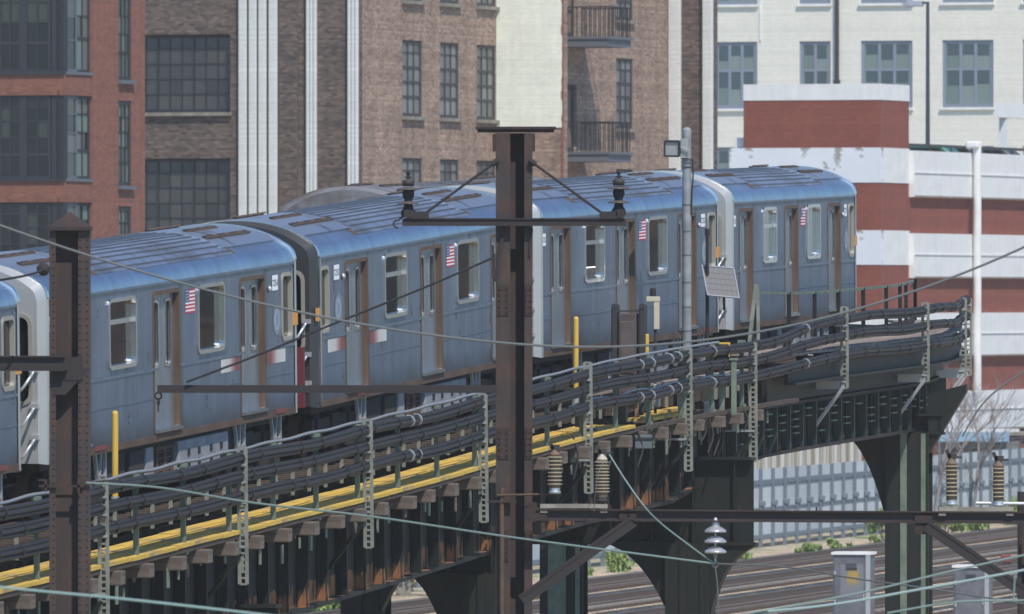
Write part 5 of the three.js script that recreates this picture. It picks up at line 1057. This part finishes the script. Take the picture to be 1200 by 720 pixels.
  // return front at the far end
  {
    const z = -endT, x1 = b.front(834.5, 0, z), xa = b.front(785, 0, z), xb = b.front(797, 0, z), xc = b.front(823, 0, z);
    G().box(x1 - xa + 0.02, H, 0.5, (x1 + xa) / 2 - 0.01, H / 2, z - 0.45).mesh('wall', M.brown, b.g);
    for (const [a, c] of [[xa, xb], [xc, x1]]) { G().rbox(c - a, H, 0.2, 0.03, (a + c) / 2, H / 2, z - 0.1).mesh('rib', M.rib, b.g); }
    G().box(0.06, H, 0.14, xc - 0.034, H / 2, z - 0.13).mesh('mossy_joint', M.moss, b.g);
  }
  G().box(L - 0.4, 0.3, endT, -L / 2 - 0.2, H + 0.15, -endT / 2 - 0.4).mesh('roof', M.concrete, b.g);
  G().box(0.35, H, endT - 0.6, -L + 0.2, H / 2, -endT / 2 - 0.4).box(L - 0.4, H, 0.35, -L / 2, H / 2, -endT - 0.5).mesh('wall', M.brown, b.g);
}
// --- red brick apartment house with dark corner windows
{
  const b = building('brick_apartments', 'red brick apartment house with large dark glass corner windows at the left edge', 76, 375), H = 24, L = 9;
  const on = ON_FRONT(), os = ON_SIDE(), tE = b.side(165), f = (py) => b.yF(py, 0);
  const floors = [[87, -34], [212.5, 111.5], [336, 237]].map(([a, c]) => [f(a), f(c)]);
  const c1 = b.side(108), n0 = b.side(138.5), n1 = b.side(154);
  const sideHoles = [];
  for (const [y0, y1] of floors) { sideHoles.push([n0, y0 - 0.12, n1, y1 - 0.1]); }
  // brick bands of the front and the side wall around the corner windows
  const bandsY = [[0, floors[2][0]], [floors[2][1], floors[1][0]], [floors[1][1], floors[0][0]], [floors[0][1], H]];
  for (const [y0, y1] of bandsY) { G().box(L, y1 - y0, 0.4, -L / 2, (y0 + y1) / 2, -0.2).mesh('brick_band', M.redBrick, b.g); G().box(0.4, y1 - y0, c1 - 0.4, -0.2, (y0 + y1) / 2, -0.4 - (c1 - 0.4) / 2).mesh('brick_band', M.redBrick, b.g); }
  wall(b, os, holes(rect(c1, 0, tE, H), sideHoles), M.redBrick, 'wall', 0.4);
  for (const [y0, y1] of floors) {
    const xa = b.front(-14), xm = b.front(26), xb = b.front(58);
    const o = { bar: 0.05, fr: 0.09, back: 0.12, panes: [M.darkGlass[0], M.darkGlass[1], M.darkGlass[0]], frame: M.darkFrame };
    const curtain = (x, yy, rs) => { const up = (yy - rs[0][0]) / (rs[rs.length - 1][1] - rs[0][0]); return y1 > H - 4 || hash2(Math.round(x * 3), Math.round(yy), 8) > 0.7 ? (up > 0.28 && up < 0.8 ? M.darkGlass[2] : M.darkGlass[0]) : undefined; };
    windowIn(b, on, xa, y0 + 0.1, xm - 0.05, y1 - 0.02, { ...o, cols: [1, 1, 1], rows: [1.25, 1, 1, 0.8, 0.5], majorRows: [0], tint: curtain });
    windowIn(b, on, xm + 0.05, y0 + 0.1, xb, y1 - 0.02, { ...o, cols: [1, 1], rows: [1.25, 1, 1, 0.8, 0.5], majorRows: [0], tint: curtain });
    const fm = G().box(0.16, y1 - y0, 0.1, xm, (y0 + y1) / 2, -0.1).box(0.48, y1 - y0, 0.1, (xb - 0.02) / 2 + 0.02, (y0 + y1) / 2, -0.12).box(0.1, y1 - y0, 0.06, -0.05, (y0 + y1) / 2, -0.06).box(-xa, 0.1, 0.2, xa / 2, y0 + 0.05, -0.02).mesh('corner_frame', M.darkFrame, b.g);
    G().box(-xb + 0.02, y1 - y0, 0.1, xb / 2, (y0 + y1) / 2, -0.16).mesh('corner_panel', M.darkFrame, b.g);
    windowIn(b, os, 0.12, y0 + 0.1, c1 * 0.5, y1 - 0.02, { ...o, cols: [1], rows: [1.25, 1, 1, 0.8], frame: M.greyFrame, panes: M.dustGlass.slice(0, 2).concat(M.darkGlass) });
    windowIn(b, os, c1 * 0.5, y0 + 0.1, c1 - 0.02, y1 - 0.02, { ...o, back: 0.16, cols: [1, 1], rows: [1.4, 1, 1, 0.8], majorRows: [0], panes: [M.blind[0], M.darkGlass[1], M.darkGlass[2], M.dustGlass[1]] });
    G().box(0.1, 0.1, c1 - 0.1, 0.0, y0 + 0.05, -c1 / 2).mesh('sill', M.greyFrame, b.g);
    windowIn(b, os, n0, y0 - 0.1, n1, y1 - 0.1, { ...o, back: 0.1, fr: 0.14, cols: [1, 1.2, 1], rows: [1.3, 1, 1, 1, 0.8], majorRows: [0], frame: M.darkFrame, panes: [M.dustGlass[0], M.darkGlass[2], M.dustGlass[2]], sill: M.greyFrame });
  }
  G().box(L - 0.5, 0.3, tE, -L / 2 - 0.2, H + 0.15, -tE / 2).mesh('roof', M.concrete, b.g);
  G().box(L, H, 0.35, -L / 2, H / 2, -tE - 0.2).box(0.35, H, tE - 0.3, -L + 0.2, H / 2, -tE / 2 - 0.2).mesh('wall', M.redBrick, b.g);
}
// --- white building far behind
{
  const b = building('white_building', 'long white painted factory building with grey framed windows at the upper right', 1290, 560), H = 28, L = 42;
  const on = ON_FRONT(), y = (py) => b.yF(py, b.front(1000));
  const cols = [[822, 887.5, 4], [937, 973.5, 2], [1009, 1069.5, 3], [1104.5, 1164.5, 3], [1199, 1259, 3]], hs = [];
  for (const [p, q] of cols) for (const [a, c] of [[126.5, 48], [4, -74], [250, 172]]) hs.push([b.front(p), y(a), b.front(q), y(c)]);
  wall(b, on, holes(rect(-L, 0, 0, H), hs), M.whitewash);
  hs.forEach((r, i) => windowIn(b, on, ...r, { cols: Array(cols[Math.floor(i / 3)][2]).fill(1), rows: [1.35, 1], bar: 0.16, fr: 0.17, back: 0.14, frame: M.paleFrame, sill: M.white, panes: M.blind,
    tint: (x, yy, rs, cs) => M.blind[Math.floor(hash2(Math.round(x * 10), Math.round(yy * 10), 6) * 3)] }));
  // the dark gap of each pane above the drawn blind
  hs.forEach(([x0, y0, x1, y1], i) => {
    const n = cols[Math.floor(i / 3)][2], w = (x1 - x0 - 0.34) / n, hh = y1 - y0 - 0.34;
    for (let c = 0; c < n; c++) for (const [foot, t] of [[y0 + 0.17 + hh * 0.575, 0.425], [y0 + 0.17, 0.575]]) { const f = rr(0.3, 0.55) * t * hh, m = G().box(w - 0.17, f, 0.012, x0 + 0.17 + w * (c + 0.5), foot + t * hh - f / 2 - 0.08, 0).mesh('dark_gap', M.darkGap, b.g); m.position.z = -0.118; }
  });
  const dpx = b.front(982); G().cyl(0.11, 0.11, H - y(97), dpx, (H + y(97)) / 2, 0.14, 10).box(0.3, 0.3, 0.2, dpx, y(97), 0.14).mesh('downpipe', M.darkFrame, b.g);
  const px = b.front(891.5); G().box(0.1, H - y(47), 0.05, px, (H + y(47)) / 2, 0.03).mesh('pilaster_edge', M.white, b.g);
  G().box(L, 0.3, 14, -L / 2, H + 0.15, -7.2).mesh('roof', M.concrete, b.g);
  G().box(0.35, H, 14, -0.2, H / 2, -7.5).box(0.35, H, 14, -L + 0.2, H / 2, -7.5).box(L - 0.8, H, 0.35, -L / 2, H / 2, -14.4).mesh('wall', M.whitewash, b.g);
}
// --- red and white parking garage
{
  const b = building('parking_garage', 'parking garage banded in red brick and white paint behind the last subway car', 1032, 475), on = ON_FRONT(), os = ON_SIDE();
  const y = (py) => b.yF(py, 0), xl = b.front(855), xt = b.front(871.5), tC = b.side(1065.5), tE = b.side(1290), th = 0.4;
  const lev = [[98, 117, M.white, 'white_band'], [117, 173, M.garage, 'red_band'], [173, 214, M.peel, 'white_band'], [214, 270, M.garage, 'red_band'], [270, 310.5, M.peel, 'white_band'], [310.5, 367, M.garage, 'red_band'], [367, 419, M.white, 'white_band'], [419, 461, M.garage, 'red_band'], [461, 507, M.white, 'white_band'], [507, 610, M.garage, 'red_band']];
  lev.forEach(([a, c, m, n], i) => {
    const y1 = y(a), y0 = Math.max(0, y(c)), h = y1 - y0, x0 = i < 2 ? xt : xl, pr = n === 'white_band' ? 0.03 : 0;
    G().box(-x0 + pr, h, th + pr, x0 / 2 + pr / 2, (y0 + y1) / 2, -th / 2 + pr / 2).mesh(n, m, b.g);
    G().box(th + pr - 0.004, h, tC - th, -th / 2 + pr / 2 - 0.002, (y0 + y1) / 2, -th - (tC - th) / 2).mesh(n, m === M.peel ? M.white : m, b.g);
    if (i < 2) { G().box(0.3, h, tC - th, x0 + 0.16, (y0 + y1) / 2, -th - (tC - th) / 2).mesh(n, m, b.g); G().box(-x0 - 0.8, h, 0.3, x0 / 2, (y0 + y1) / 2, -tC + 0.16).mesh(n, m, b.g); }
  });
  G().box(-xt - 0.4, 0.2, tC - 0.4, xt / 2, y(102), -tC / 2).mesh('roof', M.concrete, b.g);
  // long side wall, its parapet standing proud
  const ys = (py) => b.yS(py, tC), pr = 0.22, side = [[176.5, 231, M.white, 'white_band', pr], [231, 273.5, M.garage, 'red_band', 0], [273.5, 326, M.white, 'white_band', pr], [326, 367, M.garage, 'red_band', 0], [367, 419, M.white, 'white_band', pr], [419, 460, M.garage, 'red_band', 0], [460, 507, M.white, 'white_band', pr], [507, 620, M.garage, 'red_band', 0]];
  side.forEach(([a, c, m, n, p]) => {
    const y1 = ys(a), y0 = Math.max(0, ys(c)), h = y1 - y0;
    G().box(th, h, tE - tC, -th / 2 + 0.02 + p, (y0 + y1) / 2, -(tC + tE) / 2 + (p ? 0 : -0.01)).mesh(n, m, b.g);
    if (p) { const mid = y0 + h * 0.53; G().box(0.06, 0.05, tE - tC - 0.1, 0.03 + p, mid, -(tC + tE) / 2).mesh('ledge', M.white, b.g); G().box(0.03, 0.07, tE - tC - 0.1, 0.03 + p, y0 + 0.04, -(tC + tE) / 2).mesh('drip_edge', M.stone, b.g); }
  });
  const deckY = ys(176.5) - 1.1;
  G().box(-xl + 0.2, 0.25, tE - tC, xl / 2 - 0.4, deckY - 0.13, -(tC + tE) / 2 - 0.2).mesh('roof_deck', M.concrete, b.g);
  const tp = b.side(1141.5, 0.3); const yt = b.yS(170, tp);
  G().cyl(0.18, 0.18, yt - ys(462), 0.46, (yt + ys(462)) / 2, -tp, 16).mesh('white_pipe', M.white, b.g);
  G().rbox(0.6, 0.32, 0.7, 0.1, 0.3, yt, -tp).mesh('pipe_head', M.white, b.g);
  const rail = G(), ry = ys(169.5); rail.box(0.09, 0.12, tE - tC, -0.1, ry, -(tC + tE) / 2); for (let t = tC + 1; t < tE; t += 3.1) rail.box(0.06, ry - deckY, 0.06, -0.3, (ry + deckY) / 2, -t);
  rail.mesh('top_rail', M.darkFrame, b.g);
  G().rbox(0.5, ys(162) - 0, 0.5, 0.05, b.front(863), ys(162) / 2, -0.75).mesh('white_pier', M.white, b.g);
  // white frame on the roof deck at the right
  const tf = b.side(1176, -2.5), yf = (py) => b.yS(py, tf, -2.5);
  G().box(0.3, yf(138) - deckY, 0.3, -2.5, (yf(138) + deckY) / 2, -tf).mesh('frame_post', M.white, b.g);
  const tb = b.side(1171, -2.5); G().box(0.4, yf(121) - yf(138), 9, -2.5, (yf(121) + yf(138)) / 2, -tb - 4.5).mesh('frame_beam', M.white, b.g);
  // parked cars on the roof deck
  const parked = (px, colour, label) => {
    const t = b.side(px, -2.4), pos = b.g.localToWorld(V(-2.4, deckY, -t)), c = thing('parked_car', label, 'car', pos, 'cars on the garage roof'); c.rotation.y = -PHI;
    const body = new THREE.Shape(); [[-2.2, 0.3], [2.2, 0.3], [2.25, 0.75], [1.5, 0.95], [0.9, 1.4], [-1.1, 1.42], [-1.9, 0.98], [-2.25, 0.9]].forEach(([x, yy], i) => i ? body.lineTo(x, yy) : body.moveTo(x, yy)); body.closePath();
    mm(G().ext(body, 1.6, 0, 0, -0.8, 0, 0, 0, 0.06).geometry(), std({ color: colour, roughness: 0.35, metalness: 0.2 }), 'body', c);
    for (const z of [-0.87, 0.87]) mm(G().ext((() => { const q = new THREE.Shape(); [[-1.6, 0.98], [1.25, 0.98], [0.8, 1.34], [-1.0, 1.36]].forEach(([x, yy], i) => i ? q.lineTo(x, yy) : q.moveTo(x, yy)); q.closePath(); return q; })(), 0.02, 0, 0, z - 0.01).geometry(), M.glass, 'window', c);
    for (const x of [-1.4, 1.4]) for (const z of [-0.75, 0.75]) mm(G().cyl(0.32, 0.32, 0.2, x, 0.32, z, 18, Math.PI / 2).geometry(), M.black, 'wheel', c);
  };
  b.g.updateMatrixWorld(true);
  parked(1086, lin(0.03, 0.16, 0.1), 'green car on the garage roof, barely showing above the parapet');
  parked(1116, lin(0.03, 0.035, 0.04), 'dark car on the garage roof left of the white pipe head');
  parked(1158, lin(0.05, 0.055, 0.06), 'dark grey car on the garage roof right of the white pipe head');
  // street lamp on the roof deck
  const tl = b.side(1087.5, -3.4), yl = (py) => b.yS(py, tl, -3.4), lp = b.g.localToWorld(V(-3.4, deckY, -tl)), h = yl(2) - deckY;
  const lamp = thing('street_lamp', 'dark lamp post with a pale box head above the garage roof', 'street lamp', lp); lamp.rotation.y = -PHI;
  mm(G().cyl(0.075, 0.11, h, 0, h / 2, 0, 12).box(0.3, 0.1, 0.1, -0.15, h - 0.05, 0).cyl(0.2, 0.22, 0.3, 0, 0.15, 0, 12).geometry(), std({ color: lin(0.035, 0.045, 0.055), roughness: 0.6 }), 'pole', lamp);
  mm(G().rbox(0.72, 0.26, 0.4, 0.04, -0.6, h - 0.08, 0).geometry(), std({ color: lin(0.42, 0.43, 0.48), roughness: 0.5 }), 'lamp_head', lamp);
  mm(G().box(0.2, 0.2, 0.36, -1.02, h - 0.12, 0).geometry(), M.galv, 'shade', lamp);
}
// --- low buildings and yard walls behind the fence
{
  const gt = canvasTex(512, 160, (c, w, h) => {
    c.fillStyle = '#b3b2ae'; c.fillRect(0, 0, w, h);
    const cols = ['#a8434a', '#c9c6c4', '#8f6f52', '#d9d6d8', '#b65a58', '#7c8f6a'];
    for (let i = 0; i < 26; i++) { c.fillStyle = ['#aaa69c', '#c4c1ba', '#9b9384', '#cfccc6'][i % 4]; c.fillRect(i * 20, 0, 19, h); }
    c.lineWidth = 7; c.lineCap = 'round';
    for (let i = 0; i < 16; i++) { c.strokeStyle = cols[i % 6]; c.beginPath(); const x = 10 + i * 31; c.lineWidth = 9; c.moveTo(x, 8 + (i * 47) % 24); c.bezierCurveTo(x + 34, (i * 31) % 20, x - 24, 40, x + 30, 26 + (i * 29) % 22); c.stroke(); }
  });
  const b = building('painted_wall', 'low wall of vertical boards covered in red spray paint strokes behind the fence', 1010, 462, 'wall'), x0 = b.front(880), n = 16;
  const gm = std({ map: gt, roughness: 0.9 });
  for (let i = 0; i < n; i++) {
    const w = -x0 / n, h = 4.4 + 0.25 * hash2(i, 2, 8), g = new THREE.BoxGeometry(w - 0.03, h, 0.08 + 0.05 * hash2(i, 5, 8)), uv = g.attributes.uv;
    for (let k = 0; k < uv.count; k++) uv.setXY(k, (i + uv.getX(k)) / n, 0.1 + uv.getY(k) * 0.9);
    const m = new THREE.Mesh(g, gm); m.position.set(x0 + w * (i + 0.5), h / 2 + 0.3, 0); put(m, 'board', b.g);
  }
  G().box(-x0, 0.15, 0.15, x0 / 2, 1.4, -0.12).box(-x0, 0.15, 0.15, x0 / 2, 3.6, -0.12).mesh('rail', M.timber, b.g);
  const c = building('low_shed', 'low shed with a pale blue roof edge and small brown windows behind the fence', 1178, 478.5), xs = c.front(1098), y = (py) => c.yF(py, 0);
  const hs = [[1112, 1120], [1125.5, 1132], [1138, 1146], [1151, 1160]].map(([p, q]) => [c.front(p), y(536), c.front(q), y(526)]);
  wall(c, ON_FRONT(), holes(rect(xs, 0, 0, y(518)), hs), M.stone, 'wall', 0.2);
  hs.forEach((r) => windowIn(c, ON_FRONT(), ...r, { fr: 0.04, back: 0.1, panes: [M.rustCap], frame: M.stone }));
  G().box(-xs + 0.3, y(507) - y(518), 0.5, xs / 2, (y(507) + y(518)) / 2, 0.1).mesh('roof_edge', std({ color: lin(0.32, 0.5, 0.66), roughness: 0.6 }), c.g);
  G().box(-xs, 0.12, 2.4, xs / 2, y(507) + 0.07, -1.0).mesh('roof', M.white, c.g);
  for (const x of [-0.11, xs + 0.11]) G().box(0.2, y(518), 2, x, y(518) / 2, -1.21).mesh('wall', M.stone, c.g);
  const e = building('brick_hut', 'small orange brick hut behind the fence at the right picture edge', 1262, 487), xe = e.front(1176), ye = e.yF(511, 0);
  wall(e, ON_FRONT(), holes(rect(xe, 0, 0, ye), [[e.front(1186), e.yF(530, 0), e.front(1192), e.yF(517, 0)]]), M.redBrick, 'wall', 0.25);
  windowIn(e, ON_FRONT(), e.front(1186), e.yF(530, 0), e.front(1192), e.yF(517, 0), { fr: 0.04, back: 0.12, panes: M.darkGlass });
  G().box(-xe + 0.2, 0.15, 3.2, xe / 2, ye + 0.075, -1.4).mesh('roof', M.concrete, e.g);
  for (const x of [xe + 0.125, -0.125]) G().box(0.25, ye, 2.8, x, ye / 2, -1.66).mesh('wall', M.redBrick, e.g);
}
// --- unseen warehouse added right of the picture for the train's windows to mirror
{
  const b = building('added_warehouse', 'unseen dark brick warehouse added right of the picture for the train windows to mirror', 600, 400); b.g.position.set(188, 0, -430); b.g.rotation.y = -0.2;
  const H = 26, on = ON_FRONT(), hs = [];
  for (let i = 0; i < 10; i++) for (let j = 0; j < 4; j++) hs.push([-68 + i * 6.6, 3 + j * 5.6, -64 + i * 6.6, 6.4 + j * 5.6]);
  wall(b, on, holes(rect(-72, 0, 0, H), hs), M.brown);
  hs.forEach((r) => windowIn(b, on, ...r, { cols: [1, 1], rows: [1, 1], panes: M.sashGlass, sill: M.stone }));
  G().box(0.4, H, 30, -71.8, H / 2, -15.4).box(0.4, H, 30, -0.2, H / 2, -15.4).box(72, H, 0.4, -36, H / 2, -30.7).mesh('wall', M.brown, b.g);
  G().box(72, 0.3, 31, -36, H + 0.15, -15.5).mesh('roof', M.concrete, b.g);
}
// --- bare tree behind the fence
{
  const tree = (px, d, h, label, lean) => {
    const t = thing('bare_tree', label, 'tree', V((px - 600) / F * d, 0, -d)), trunk = G(), br = G(), tw = G();
    const grow = (p, dir, len, r, lvl) => {
      const q = p.clone().addScaledVector(dir, len), mid = p.clone().lerp(q, 0.5).add(V(rr(-0.05, 0.05) * len, 0, rr(-0.05, 0.05) * len));
      (lvl < 1 ? trunk : lvl < 3 ? br : tw).add(new THREE.TubeGeometry(new THREE.QuadraticBezierCurve3(p, mid, q), 3, r, lvl < 2 ? 7 : 4));
      if (lvl >= 5) return;
      const n = lvl === 0 ? 4 : 3;
      for (let i = 0; i < n; i++) { const a = rr(0, 6.28), s = rr(0.25, 0.6); grow(p.clone().lerp(q, rr(0.55, 1)), dir.clone().add(V(Math.cos(a) * s, rr(-0.05, 0.2), Math.sin(a) * s)).normalize(), len * rr(0.6, 0.8), r * 0.58, lvl + 1); }
    };
    grow(V(0, 0, 0), V(lean, 1, 0).normalize(), h * 0.36, 0.07, 0);
    trunk.mesh('trunk', M.bark, t); br.mesh('branch', M.bark, t); tw.mesh('twigs', M.bark, t).userData.kind = 'stuff';
  };
  tree(1093, 458, 7.2, 'bare tree with thin twigs right of the last viaduct column', 0.16);
  tree(1140, 466, 6.2, 'smaller bare tree with thin twigs before the white pipe', 0.1);
}

renderer.render(scene, camera);
